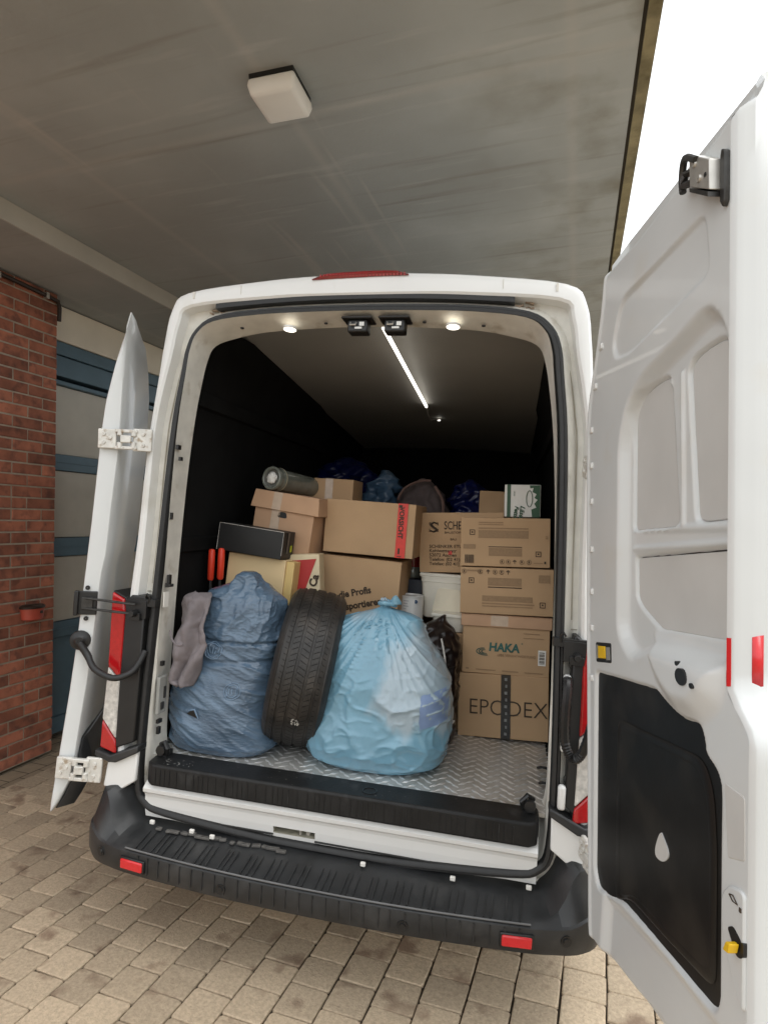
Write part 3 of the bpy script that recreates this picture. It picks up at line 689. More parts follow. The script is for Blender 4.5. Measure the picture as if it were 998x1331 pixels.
q = MB(); q.tube([(.02, y1, zc(y1) - .025), (.02, 1.97, zc(1.97) - .05), (.025, 2.1, zc(2.1) - .06), (.05, 2.2, zc(2.2) - .03), (.06, 2.24, zc(2.24) - .02)], .004, 6); q.build('strip_cable', WPRINT, strip)
q = MB(); q.box((.065, 2.26, zc(2.26) - .02), (.020, .014, .008)); q.build('strip_glint', GLOWS, strip)  # glint beyond the strip, drawn as a tiny glowing block

# ------------------------------------------------------------------ right rear door
DQ = V((.9664, -.1679, .40)); DD = V((.225, -.9744, 0)); DU = V((-.0438, -.0101, 1.)); DN = V((-.9734, -.2247, -.045))
def dr(u, z, o=0.): return DQ + DD * u + DU * (z - .40) + DN * o
def sd_poly(P, x, y):
    n = len(P); d = 1e9; ins = False
    for i in range(n):
        (ax, ay), (bx, by) = P[i - 1], P[i]
        ex, ey = bx - ax, by - ay; wx, wy = x - ax, y - ay
        t = max(0, min(1, (wx * ex + wy * ey) / (ex * ex + ey * ey + 1e-12)))
        d = min(d, (wx - ex * t) ** 2 + (wy - ey * t) ** 2)
        if (ay > y) != (by > y) and x < (bx - ax) * (y - ay) / (by - ay + 1e-12) + ax: ins = not ins
    return -math.sqrt(d) if ins else math.sqrt(d)
def rnd(P, r=.02, n=4):
    out = []; m = len(P)
    for i in range(m):
        a, b, c = V((*P[i - 1], 0)), V((*P[i], 0)), V((*P[(i + 1) % m], 0))
        ra = min(r, (a - b).length * .45); rc = min(r, (c - b).length * .45)
        p, q_ = b + (a - b).normalized() * ra, b + (c - b).normalized() * rc
        for k in range(n + 1):
            t = k / n; w = p * (1 - t) ** 2 + b * 2 * t * (1 - t) + q_ * t * t; out.append((w.x, w.y))
    return out
WIN = rnd([(.205, 1.46), (.205, 2.03), (.255, 2.14), (.345, 2.195), (.555, 2.245), (.650, 2.275), (.700, 2.262), (.745, 2.20), (.752, 2.10), (.752, 1.49), (.62, 1.478), (.41, 1.455), (.30, 1.40)], .05)
PAN1 = rnd([(.243, 1.766), (.243, 2.11), (.294, 2.158), (.376, 2.174), (.445, 2.176), (.462, 2.15), (.503, 1.800), (.487, 1.783)], .022)
PAN2 = rnd([(.541, 2.165), (.560, 2.190), (.615, 2.202), (.682, 2.206), (.722, 2.184), (.742, 2.148), (.746, 1.806), (.602, 1.796), (.580, 1.806)], .02)
PAN3 = rnd([(.260, 1.696), (.744, 1.748), (.746, 1.549), (.644, 1.537), (.411, 1.513), (.301, 1.554), (.267, 1.578)], .015)
TST = rnd([(.230, 2.46), (.193, 2.43), (.146, 2.34), (.175, 2.290), (.27, 2.283), (.68, 2.350), (.66, 2.49)], .03)
BLK = rnd([(.036, 1.306), (.447, 1.366), (.505, 1.347), (.577, 1.336), (.655, 1.350), (.676, 1.322), (.680, 1.289), (.725, 1.272), (.741, 1.245), (.7405, 1.114), (.7405, .801), (.726, .767), (.700, .757), (.531, .734), (.304, .700), (.252, .691), (.155, .646), (.07, .620), (.038, .66)], .022)
LBG = rnd([(.38, 1.50), (.412, 1.46), (.455, 1.405), (.520, 1.362), (.577, 1.346), (.668, 1.362), (.735, 1.42), (.748, 1.50)], .03)
SMP = rnd([(.748, 1.262), (.763, 1.243), (.768, 1.126), (.830, 1.131), (.836, 1.246)], .008)
LOW = [(.10, .40), (.13, .63), (.25, .665), (.50, .715), (.74, .735), (.80, .40)]
def URf(z): return lerp(.757, .832, smooth(1.36, 1.25, z))
HED = [(.40, .0), (.46, -.012), (.703, -.022), (1.212, -.043), (1.735, -.058), (2.106, -.068), (2.19, -.055), (2.26, -.028), (2.374, .018), (2.464, .050), (2.53, .066), (2.62, .085), (2.75, .10)]
BOT = [(0, .402), (.145, .426), (.296, .459), (.446, .500), (.6, .525), (.85, .545)]
SKT = [(-.13, 2.66), (.0, 2.700), (.09, 2.705), (.29, 2.729), (.486, 2.747), (.683, 2.764), (.80, 2.745)]
TOP = [(0, 2.615), (.085, 2.617), (.328, 2.627), (.501, 2.650), (.672, 2.668), (.85, 2.70)]
def depth(u, z, s, t):
    d = 0.
    w = sd_poly(WIN, u, z); d -= .030 * smooth(.012, -.030, w)
    for P in (PAN1, PAN2, PAN3):
        q = sd_poly(P, u, z); d -= .016 * smooth(.005, -.005, q)
    if z > 2.2: d -= .009 * smooth(.006, -.008, sd_poly(TST, u, z))
    if 1.3 < z < 1.55:
        d += .030 * smooth(.02, -.05, sd_poly(LBG, u, z))
    if z < 1.42: d -= .012 * smooth(.006, -.006, sd_poly(BLK, u, z))
    if z < .8: d -= .020 * smooth(.02, -.03, sd_poly(LOW, u, z))
    for uu, z0, z1, wd in ((.4575, 1.79, 2.16, .0), (.518, 1.79, 2.17, .012),):
        e = abs(u - lerp(uu, uu + .01, (2.17 - z) / .37)); 
        if z0 < z < z1: d += .007 * smooth(.010, .002, e)
    for z0, za in ((1.772, 1.79), (1.715, 1.757)):
        if .25 < u < .745: e = abs(z - lerp(z0, za, (u - .25) / .5)); d += .006 * smooth(.012, .003, e)
    # rim at the hinge side, bottom and top roll back to the outer skin
    d -= .055 * (1 - smooth(0, .055, (1 - t) * 2.2)) ** 1.6
    d -= .03 * (1 - smooth(0, .03, t * 2.2))
    d -= .022 * (1 - smooth(0, .022, s * .8))
    d += .006 * smooth(.035, .022, s * .8) * smooth(.004, .016, s * .8)
    return d
rows = []; NT, NS = 420, 190
Ts = [k / NT for k in range(NT + 1)]
for t in Ts:
    z0 = lerp(.40, 2.62, t); uh = interp(HED, z0); r_ = []
    for k in range(NS + 1):
        s = k / NS; u = lerp(uh, URf(z0), s); z = lerp(interp(BOT, u), interp(TOP, u), t)
        r_.append(dr(u, z, depth(u, z, s, t)))
    rows.append(r_)
q = MB(); q.grid(rows); door = q.build('rear_door', DOORW, van, sharp=60); tag(door, 'right rear door swung open, its pressed inner side facing in')
# free edge flank of the door and the outer skin
q = MB(); rr = []
for t in [k / 60 * .95 for k in range(60)] + [.95 + .05 * k / 16 for k in range(17)]:
    z0 = lerp(.40, 2.62, t); uh = interp(HED, z0); UR = URf(z0); zb, zt = interp(BOT, UR), interp(TOP, UR); z = lerp(zb, zt, t)
    top = -.055 * (1 - smooth(0, .055, (1 - t) * 2.2)) ** 1.6
    pts = [(UR, .0), (UR + .0135, -.0045), (UR + .0165, -.0075), (UR + .019, -.020), (UR + .025, -.036), (UR + .030, -.070), (UR + .022, -.090), (UR + .034, -.096), (UR + .040, -.102), (UR + .038, -.108), (uh + .5, -.118), (uh + .25, -.116), (uh + .08, -.112), (uh - .005, -.108), (uh - .012, -.10)]
    tk = .8 * smooth(2.40, 2.70, z); pts = [((lerp(u, .722 + (o + .108) * .35, tk) if (o < -.05 and u > .6) else u), min(o, top)) for u, o in pts]
    pts += [(uh - .012, -.035), (uh - .002, -.024), (uh + .03, -.064), (UR - .02, -.064)]
    def zu(u, o):
        k = smooth(-.04, -.08, o); top_ = lerp(interp(TOP, u) - .002, interp(SKT, u), k); return lerp(interp(BOT, u) - .028 * k, top_, t)
    rr.append([dr(u, zu(u, o), o) for u, o in pts])
q.loft(rr, False, True); q.build('door_flank', DOORW, door, sharp=40)
UR = .757
def dplate(name, P, o, th, mat, bevel=0):
    q = MB(); q.prism(P, dr, o, -th); return q.build(name, mat, door, bevel=bevel)
def shrink(P, k, du=0, dz=0):
    cx = sum(p[0] for p in P) / len(P); cz = sum(p[1] for p in P) / len(P)
    w = max(p[0] for p in P) - min(p[0] for p in P); h = max(p[1] for p in P) - min(p[1] for p in P)
    return [(cx + (p[0] - cx) * (1 - 2 * k / w) + du, cz + (p[1] - cz) * (1 - 2 * k / h) + dz) for p in P]
for nm, P, du, dz in (('window_blank', PAN1, .002, -.002), ('window_blank', PAN2, .003, -.002), ('lower_blank', PAN3, .001, -.003)):
    q = MB(); q.prism(shrink(P, -.002), dr, -.0445, -.003); q.build('gap_shadow', BLACK, door)
    dplate(nm, shrink(P, .0035, du, dz), -.037, .010, PLATEW, .003)
# black lower cladding panel with a hollow
bk = MB(); NB = 60; BR = rnd([(.19, .66), (.195, 1.205), (.50, 1.248), (.66, 1.272), (.70, 1.22), (.715, 1.1), (.715, .80), (.5, .76), (.3, .73)], .04)
us = [p[0] for p in BLK]; zsb = [p[1] for p in BLK]
bb_ = MB(); bb_.prism(shrink(BLK, .0015), dr, -.0135, -.02); bb_.build('cladding_edge', CARPET, door)
rows = []
bm = bmesh.new(); P = shrink(BLK, .0015); vs = [bm.verts.new(dr(a, b, -.010)) for a, b in P]; f = bm.faces.new(vs)
ins = bmesh.ops.inset_individual(bm, faces=[f], thickness=.012, use_even_offset=True)
me = bpy.data.meshes.new('cladding'); bm.to_mesh(me); bm.free(); me.materials.append(CARPET); cl_ = link('cladding', me, door)
q = MB(); n = len(BR); A = [dr(a, b, -.0085) for a, b in BR]; B2 = [dr(a, b, -.004) for a, b in shrink(BR, .010)]; C2 = [dr(a, b, -.006) for a, b in shrink(BR, .03)]
q.loft([A, B2, C2], False, False); q.add(C2, [tuple(range(n))]); q.build('cladding_hollow', CARPET, cl_, sharp=60)
q = MB(); TD = catmull([(.480, 1.012), (.492, 1.004), (.512, .988), (.516, .972), (.500, .952), (.478, .940), (.455, .938), (.448, .950), (.456, .975), (.470, 1.002), (.480, 1.012)], 3)[:-1]
q.prism(TD, dr, -.003, -.004); q.build('cladding_cutout', PLATEW, cl_)
# switch, holes, stickers, lower fittings
q = MB(); q.prism(rnd([(.040, 1.401), (.164, 1.423), (.168, 1.362), (.046, 1.337)], .008), dr, .002, -.02); sw = q.build('marker_lamp', BLACK, door, bevel=.003)
q = MB(); q.prism([(.066, 1.394), (.123, 1.404), (.127, 1.367), (.070, 1.355)], dr, .005, -.01); q.build('lens', YEL, sw, bevel=.002)
q = MB(); q.prism([(.047, 1.393), (.060, 1.396), (.063, 1.353), (.051, 1.349)], dr, .004, -.01); q.prism([(.131, 1.403), (.156, 1.408), (.160, 1.370), (.135, 1.364)], dr, .004, -.01); q.build('lens_frame', STEEL, sw)
q = MB()
for u, z, ra, rb in ((.635, 1.446, .024, .019), (.604, 1.469, .007, .0055), (.680, 1.438, .008, .006)):
    o = depth(u, z, .5, .5); q.prism([(u + ra * cos(a * pi / 8), z + rb * sin(a * pi / 8)) for a in range(16)], dr, o + .0035, -.012)
q.build('handle_hole', BLACK, door)
q = MB(); q.prism([(.7585, 1.560), (.7675, 1.561), (.7680, 1.462), (.7590, 1.460)], lambda a, b, o: dr(a, b, (.757 - a) * .333 + .0018 + o), 0, -.002); q.build('reflective_sticker', REFL, door)
q = MB(); q.add([dr(UR + .0252, 1.566, -.037), dr(UR + .0292, 1.571, -.058), dr(UR + .0292, 1.468, -.058), dr(UR + .0252, 1.463, -.037)], [(0, 1, 2, 3)]); o_ = q.build('reflective_sticker', REFL, door)
sm_ = o_.modifiers.new('thickness', 'SOLIDIFY'); sm_.thickness = .002; sm_.offset = 0
q = MB(); q.add([dr(URf(1.338) + .0260, 1.342, -.040), dr(URf(1.338) + .0300, 1.342, -.064), dr(URf(1.338) + .0300, 1.328, -.064), dr(URf(1.338) + .0260, 1.328, -.040)], [(0, 1, 2, 3)]); o_ = q.build('orange_sticker', ORANGE, door)
sm_ = o_.modifiers.new('thickness', 'SOLIDIFY'); sm_.thickness = .002; sm_.offset = 0
q = MB()
for z in (1.275, 1.44, 1.56, 1.70, 1.86, 1.98, 2.10, 2.24, 2.36):
    uu = interp(HED, z) + .040; q.prism([(uu, z - .011), (uu + .022, z - .009), (uu + .022, z + .011), (uu, z + .009)], dr, .006, -.010)
q.build('edge_clip', WHITE, door, bevel=.003)
# upper latch on the free edge side of the inner face
q = MB(); q.prism([(.655, 2.624), (.738, 2.566), (.739, 2.500), (.660, 2.548)], dr, .034, -.034); lh = q.build('door_latch', STEEL, door, bevel=.002)
q = MB(); q.prism([(.660, 2.546), (.735, 2.498), (.735, 2.487), (.662, 2.536)], dr, .035, -.035); q.build('latch_foot', DSTEEL, lh)
q = MB(); q.prism([(.742, 2.585), (.757, 2.575), (.757, 2.470), (.748, 2.458), (.738, 2.475), (.738, 2.57)], dr, .012, -.012); q.build('latch_base', DSTEEL, lh, bevel=.003)
q = MB(); q.tube(catmull([dr(.690, 2.592, .036), dr(.655, 2.618, .038), dr(.630, 2.620, .032), dr(.612, 2.592, .026), dr(.616, 2.560, .026)], 4), .008, 8); q.tube([dr(.662, 2.585, .024), dr(.632, 2.592, .030), dr(.625, 2.570, .030), dr(.66, 2.56, .024)], .009, 7); q.build('latch_fork', DSTEEL, lh)
q = MB()
for a, b in ((.680, 2.588), (.700, 2.545)): q.lathe([(.001, .004), (.007, .004), (.008, .0)], lambda x, y, h: dr(a + x, b + y, .034 + h), 10)
q.build('rivet', STEEL, lh)
q = MB(); q.lathe([(.005, .001), (.005, .0015), (.0, .0015)], lambda x, y, h: dr(.724 + x, 2.540 + y, .034 + h), 10); q.build('latch_hole', BLACK, lh)
# lower latch fittings at the free edge
q = MB(); q.prism(rnd([(.752, 1.262), (.824, 1.262), (.826, 1.135), (.766, 1.110)], .01), lambda a, b, o: dr(a, b, .001 + o), 0, -.012); lp = q.build('edge_recess', PLATEW, door, bevel=.004)
q = MB(); q.prism(rnd([(.752, 1.030), (.778, 1.066), (.830, 1.080), (.830, .84), (.80, .87), (.757, .95)], .02), lambda a, b, o: dr(a, b, -.006 + .012 + o), 0, -.012); rl = q.build('release_plate', DOORW, door, bevel=.006)
q = MB(); q.prism(rnd([(.779, .980), (.797, .994), (.826, .980), (.828, .950), (.810, .942)], .008), lambda a, b, o: dr(a, b, -.0045 + .012 + o), 0, -.006); q.build('release_slot', BLACK, rl)
q = MB(); q.prism([(.800, .950), (.810, .973), (.824, .976), (.818, .954)], lambda a, b, o: dr(a, b, .018 + .012 + o), 0, -.02); q.build('release_lever', YEL, rl, bevel=.002)
q = MB(); q.prism(rnd([(.818, .975), (.832, .985), (.832, .955), (.822, .95)], .006), lambda a, b, o: dr(a, b, -.004 + .012 + o), 0, -.01); q.build('pull_recess', BLACK, rl)
q = MB(); q.tube([dr(.785, 1.050, .008), dr(.797, 1.055, .008), dr(.812, 1.045, .008), dr(.797, 1.043, .008), dr(.785, 1.050, .008)], .0012, 5); q.box(dr(.820, 1.040, .007), (.003, .006, .008)); q.build('embossed_mark', INK, rl)

# ------------------------------------------------------------------ left rear door, folded back along the van side
LB = R(26); LP = V((-1.0403, 0, 1.7515)); LE = V((-sin(LB), cos(LB), 0)); LW = V((cos(LB), sin(LB), 0))
def lf(w, z, s=0.): p = LP + LW * w + LE * s; return V((p.x, p.y, z))
LIN = [(.44, -.172), (.469, -.173), (.656, -.154), (.949, -.126), (1.177, -.108), (1.408, -.096), (1.67, -.081), (1.935, -.069), (2.067, -.064), (2.2, -.053), (2.37, -.023), (2.508, .010), (2.577, .027), (2.60, .03)]
LRE = [(.44, -.168), (.470, -.145), (.595, -.090), (.75, -.078), (.994, -.053), (1.36, -.029), (1.453, -.024), (1.542, -.010), (1.751, .0), (1.986, .015), (2.195, .016), (2.375, .016), (2.556, .020), (2.585, .029), (2.60, .031)]
SMX = [(.44, .84), (2.36, .80), (2.42, .74), (2.47, .70), (2.53, .61), (2.56, .50), (2.58, .36), (2.595, .06), (2.60, .02)]
rr = []
for k in range(60):
    z = lerp(.447, 2.590, k / 59) if k < 40 else lerp(lerp(.447, 2.590, 39 / 59), 2.590, ((k - 39) / 20) ** .8)
    a, b, sm_x = interp(LIN, z), interp(LRE, z), interp(SMX, z)
    b = max(b, a + .003); bulge = .012 * smooth(2.6, 2.0, z)
    rr.append([lf(a, z, .012), lf(a + .004, z, .002), lf(lerp(a, b, .5), z, -.004), lf(b - .006, z, .0), lf(b, z, .008), lf(b + bulge, z, sm_x * .35), lf(b + bulge, z, sm_x * .7), lf(b - .004, z, sm_x), lf(min(a + .02, b - .004), z, sm_x), lf(a, z, sm_x * .5)])
q = MB(); q.loft(rr); ld = q.build('rear_door', DOORW, van, sharp=40); tag(ld, 'left rear door folded back beside the van, seen edge on')
q = MB(); rr = []
for z, x0 in ((.452, .0), (.50, .0), (.60, .0), (.68, .01), (.735, .03), (.745, .05)):
    b = interp(LRE, z); pr_o = .050 * smooth(.74, .62, z); rr.append([lf(b + .012, z, .012 + x0), lf(b + .020 + pr_o, z, .05 + x0), lf(b + .026 + pr_o, z, .8), lf(b + .006, z, .8), lf(b + .004, z, .012 + x0)])
q.loft(rr); q.build('door_cladding', PLASTIC, ld, bevel=.004)
# hinges: leaves, knuckles and pin
def hinge(a, b, hgt):
    a, b = V(a), V(b); d = b - a; L = d.length; t = d / L
    rot = Matrix((t, V((0, 0, 1)).cross(t).normalized(), t.cross(V((0, 0, 1)).cross(t).normalized()))).transposed()
    q = MB(); at = lambda s, o=0, z=0: a + t * (L * s) + rot @ V((0, o, z))
    q.box(at(.16, -.008), (L * .34, .016, hgt * .95), rot); q.box(at(.82, -.008), (L * .36, .016, hgt * 1.1), rot)
    h = q.build('hinge', HINGEW, van, bevel=.004)
    q = MB()
    for s, z, r_ in ((.40, .32, .012), (.40, -.32, .012), (.66, .30, .012), (.66, -.28, .012), (.5, .0, .013)):
        c = at(s, -.016, z * hgt); q.tube([c - V((0, 0, hgt * .16)), c + V((0, 0, hgt * .16))], r_, 10)
    q.box(at(.52, -.022, 0), (L * .20, .02, hgt * .36), rot); q.box(at(.52, -.016, hgt * .40), (L * .42, .018, hgt * .16), rot); q.box(at(.52, -.016, -hgt * .42), (L * .42, .018, hgt * .16), rot)
    q.build('knuckle', HINGEW, h, bevel=.003)
    q = MB()
    for s, z in ((.10, .22), (.10, -.2), (.22, .05), (.84, .28), (.84, -.26)):
        c = at(s, -.016, z * hgt); q.lathe([(.001, .007), (.007, .007), (.009, .0)], lambda x, y, hh: c + rot @ V((x, -hh, y)), 8)
    q.build('bolt', HINGEW, h)
hinge(lf(-.066, 2.035, -.006), V((-.895, .045, 2.04)), .088)
hinge(lf(-.150, .640, -.006), V((-.995, -.02, .630)), .095)
hinge(V((.905, .045, 2.0)), dr(-.03, 1.97, -.05), .088)
hinge(V((.955, -.02, .640)), dr(.0, .62, -.05), .09)
# check strap on left door and cable
q = MB(); rz = Matrix.Rotation(LB, 3, 'Z')
q.box(lf(-.075, 1.331, -.006), (.080, .016, .100), rz); q.box(lf(-.115, 1.331, -.012), (.018, .03, .104), rz); lc = q.build('check_strap', BLACK, ld, bevel=.004)
q = MB(); q.box(lf(-.072, 1.331, -.016), (.045, .012, .05), rz); q.build('strap_pocket', DSTEEL, lc, bevel=.002)
q = MB()
for dz in (.022, -.022): q.tube([lf(-.085, 1.332 + dz, -.018), V((-.895, -.01, 1.318 + dz * .9))], .0055, 7)
q.build('strap_rod', DSTEEL, lc)
q = MB()
for dz in (.065, -.066): q.lathe([(.001, .006), (.009, .006), (.010, .0)], lambda x, y, h: lf(-.075, 1.331 + dz, -.008) + rz @ V((x, -h, y)), 10)
q.build('strap_bolt', BLACK, lc)
q = MB(); gc = lf(-.092, 1.172, -.006); q.lathe([(.001, .022), (.016, .022), (.026, .012), (.040, .010), (.042, .0)], lambda x, y, h: gc + rz @ V((x, -h, y)), 20); lg = q.build('cable_grommet', BLACK, ld)
q = MB(); q.tube(catmull([gc + V((.01, -.02, -.005)), V((-1.075, -.055, 1.115)), V((-1.026, -.07, 1.066)), V((-.951, -.065, 1.036)), V((-.904, -.045, 1.043)), V((-.872, -.015, 1.072)), V((-.853, .02, 1.14))], 6), [.015] * 8 + [.0135] * 29, 10); q.build('door_cable', SEALM, lg)

# ================================================================== CARGO (each thing on its own, standing in the van)
def at(x, y, z, rz=0., tilt=0., lean=0.):
    return VM @ Matrix.Translation((x, y, z)) @ Matrix.Rotation(R(rz), 4, 'Z') @ Matrix.Rotation(R(tilt), 4, 'Y') @ Matrix.Rotation(R(lean), 4, 'X')
FLOOR = .681
def carton(label, x, y, z, w, d, h, mat=CARD, rz=0., tilt=0., lean=0., name='cardboard_box', cat='box', group='boxes stacked in the van', flaps=True, puff=.003, seed=0):
    """tilt>0 turns the right end down; origin at the front lower left corner"""
    r = empty(name, at(x, y, z, rz, tilt, lean), label, cat, group)
    rr = random.Random(seed + int(w * 1e4)); n = 6
    q = MB()
    def surf(o, a, b):
        rows = []
        for i in range(n + 1):
            row = []
            for k in range(n + 1):
                s, t = k / n, i / n
                nn = (a.cross(b)).normalized(); bulge = 16 * s * (1 - s) * t * (1 - t)
                row.append(o + a * s + b * t + nn * bulge * puff * rr.uniform(.8, 1.2))
            rows.append(row)
        q.grid(rows)
    X, Y, Z = V((w, 0, 0)), V((0, d, 0)), V((0, 0, h)); O = V((0, 0, 0))
    surf(O, X, Z); surf(X, Y, Z); surf(X + Y, -X, Z); surf(Y, -Y, Z); surf(Z, X, Y); surf(Y, X, -Y)
    me = bpy.data.meshes.new('carton'); me.from_pydata(q.v, [], q.f)
    bm = bmesh.new(); bm.from_mesh(me); bmesh.ops.remove_doubles(bm, verts=bm.verts[:], dist=.0006); bmesh.ops.recalc_face_normals(bm, faces=bm.faces[:]); bm.to_mesh(me); bm.free()
    me.materials.append(mat)
    for p in me.polygons: p.use_smooth = True
    me.set_sharp_from_angle(angle=R(40))
    link('carton', me, r, .003, 2)
    if flaps:
        f = MB(); f.span(.004, w - .004, d / 2 - .0015, d / 2 + .0015, h - .001, h + .0012); f.build('flap_joint', CARDD, r)
    return r
def front(q, x0, x1, z0, z1, o=.0045, th=.0008): return q.add([(x0, -o, z0), (x1, -o, z0), (x1, -o, z1), (x0, -o, z1), (x0, -o + th, z0), (x1, -o + th, z0), (x1, -o + th, z1), (x0, -o + th, z1)], [(0, 1, 2, 3), (7, 6, 5, 4), (0, 4, 5, 1), (1, 5, 6, 2), (2, 6, 7, 3), (3, 7, 4, 0)])
def fa(x, z, o=.005): return V((x, -o, z))
I4 = Matrix.Identity(4)

# right stack: bottom box, lidded box, two printed boxes
bx = carton('brown box with large letters and black tape, lowest of the right stack', .434, .80, FLOOR, .447, .42, .318, tilt=-2.6, seed=1)
text('lettering', 'EPODEX', .112, INK, bx, fa(.052, .116), RX, bold=-.0012, sx=.925)
q = MB(); front(q, .215, .262, .0, .318, .0065); q.span(.215, .262, -.006, .16, .318, .3195); tp = q.build('tape', TAPEB, bx)
q = MB()
for i in range(9): front(q, .232 + .004 * (i % 2), .245, .02 + i * .034, .034 + i * .034, .0075)
q.build('strap_print', M('tape_print', (.20, .20, .19), .5), tp)
hk = carton('brown lidded cardboard box with green lettering, second from the bottom of the right stack', .437, .805, FLOOR + .322, .430, .40, .262, tilt=-1.6, seed=2, flaps=False)
q = MB(); q.span(-.010, .440, -.012, .41, .238, .300); q.build('lid', CARD2, hk, bevel=.004)
q = MB(); front(q, .14, .225, .245, .297, .0135); q.build('tape', TAPEC, hk)
text('lettering', 'HAKA', .058, GINK, hk, fa(.132, .118), RX, bold=.0022, shear=.08, sx=.95)
text('lettering', '\u00b0', .03, GINK, hk, fa(.290, .145), RX)
text('lettering', 'LEBE VERANTWORTUNG', .0165, INKL, hk, fa(.175, .094), RX, bold=.0003)
q = MB()
for k, ra in enumerate((.046, .034, .022)):
    q.tube([(.120 + ra * 1.05 * cos(t), -.0052, .112 + ra * .42 * sin(t)) for t in [R(100 + 9 * j) for j in range(21)]], [.0009 + .0016 * sin(pi * j / 20) for j in range(21)], 5)
q.build('emblem', GINK, hk)
q = MB(); front(q, .375, .412, .060, .136, .005); lb = q.build('address_label', WPRINT, hk)
q = MB()
for i in range(11): front(q, .380, .406, .068 + i * .0055, .068 + i * .0055 + (.0035 if i % 3 else .0015), .0062)
q.build('small_print', INK, lb)
q = MB(); front(q, .07, .17, .018, .022); front(q, .20, .28, .018, .022); front(q, .31, .40, .018, .022); front(q, .30, .38, .212, .216); front(q, .30, .40, .19, .193); front(q, .02, .035, .018, .026)
q.build('printed_mark', INKL, hk)
def printer_box(label, x, y, z, w, h, flip, seed, tilt):
    r = carton(label, x, y, z, w, .44, h, tilt=tilt, seed=seed)
    q = MB()
    def bar(x0, x1, z0, z1): front(q, x0 * w, x1 * w, z0 * h, z1 * h, .0042)
    if flip:
        for z in (.90, .855): bar(.20, .48, z, z + .014)
        bar(.20, .76, .775, .80); bar(.20, .76, .585, .745); bar(.03, .17, .36, .45); bar(.32, .69, .22, .385); bar(.945, .975, .585, .605); bar(.945, .975, .62, .64)
        bar(.82, .92, .085, .10)
    else:
        bar(.30, .66, .62, .79); bar(.24, .78, .28, .40); bar(.24, .80, .22, .245); bar(.24, .78, .165, .185); bar(.84, .96, .71, .88)
        bar(.07, .22, .92, .95)
    q.build('printed_mark', INKL, r)
    q = MB()
    if flip: bar(.315, .69, .40, .415); bar(.935, .955, .08, .13)
    else: bar(.30, .665, .575, .595)
    for cx, cz in (((.13, .70), (.87, .275)) if flip else ((.12, .72), (.885, .24))):
        a = .030 * w; b_ = .030 * w; cx *= w; cz *= h
        for x0, x1, z0, z1 in ((-a, a, b_ - .003, b_), (-a, a, -b_, -b_ + .003), (-a, -a + .003, -b_ + .003, b_ - .003), (a - .003, a, -b_ + .003, b_ - .003), (-.004, .004, -.003, .004)): front(q, cx + x0, cx + x1, cz + z0, cz + z1, .0046)
    q.build('square_mark', INK, r)
    if flip:
        q = MB(); rr = random.Random(5); x = .05
        while x < .155: wd = rr.choice((.003, .005, .008)); front(q, x * w, (x + wd) * w, .065 * h, .235 * h, .0046); x += wd + .005
        q.build('small_print', INK, r)
    q = MB(); xs = (.47, .54, .61, .69, .77) if flip else (.04, .215, .30, .375, .445, .515); cz = (.105 if flip else .915) * h
    for k, xx in enumerate(xs):
        c = xx * w; ra = .011
        if k % 3 == 2: front(q, c - .009, c + .009, cz + .001, cz + .004, .0046); front(q, c - .0015, c + .0015, cz - .010, cz + .001, .0046); q.prism([(c - .010, cz + .004), (c + .010, cz + .004), (c, cz + .012)], lambda a, b, o: V((a, -.0046 + o, b)), 0, .0006)
        else:
            q.tube([(c + ra * cos(t), -.0048, cz + ra * sin(t)) for t in [2 * pi * j / 14 for j in range(14)]], .0010, 4, True)
            front(q, c - .004, c + .003, cz - .005, cz + .006, .0046)
    q.build('handling_symbol', M('symbol_ink', (.10, .062, .035), .75), r)
    return r
printer_box('wide brown printed box directly on the lidded box, symbols along its top edge', .413, .78, FLOOR + .322 + .303, .457, .232, False, 3, -2.2)
printer_box('topmost wide printed box of the right stack, symbols along its bottom edge', .402, .785, FLOOR + .322 + .303 + .238, .440, .245, True, 4, -2.4)
# box with black company lettering behind the stack
sc = carton('brown box with dark company address lettering, standing on white tub behind the right stack', .166, .98, 1.478, .455, .38, .326, mat=CARD, tilt=-3.2, seed=5)
text('lettering', 'SCHENKER', .064, INK, sc, fa(.135, .235), RX, sx=.62, bold=.0004)
text('lettering', 'BAUSTOFFE', .017, INK, sc, fa(.137, .212), RX, sx=1.2)
text('lettering', 'BAU', .018, INK, sc, fa(.168, .175), RX)
for i, t in enumerate(('SCHENKER ETUI', 'Kohlwetterstr', '52072 Aachen', 'Telefon: (02 41)', 'Telefax: (02 41)')): text('lettering', t, .0245, INK, sc, fa(.054, .134 - i * .0235), RX, bold=.0002, sx=1.05)
q = MB()
for c in ((.054, .222), (.104, .222), (.054, .272), (.104, .272)):
    sx, sz = (1 if c[0] < .08 else -1), (1 if c[1] < .24 else -1)
    front(q, c[0], c[0] + sx * .016, c[1], c[1] + sz * .004); front(q, c[0], c[0] + sx * .004, c[1], c[1] + sz * .016)
q.build('emblem', INK, sc)
q = MB(); q.tube(catmull([(.098, -.005, .262), (.080, -.005, .272), (.064, -.005, .258), (.080, -.005, .244), (.094, -.005, .232), (.078, -.005, .222), (.060, -.005, .230)], 4), [.002 + .005 * sin(pi * j / 24) for j in range(25)], 5); q.build('emblem', INK, sc)
q = MB(); front(q, .158, .178, .096, .118); q.build('red_sticker', TAPER, sc)
q = MB(); q.span(.20, .225, -.003, .12, .3265, .328); q.build('tape', TAPEC, sc)
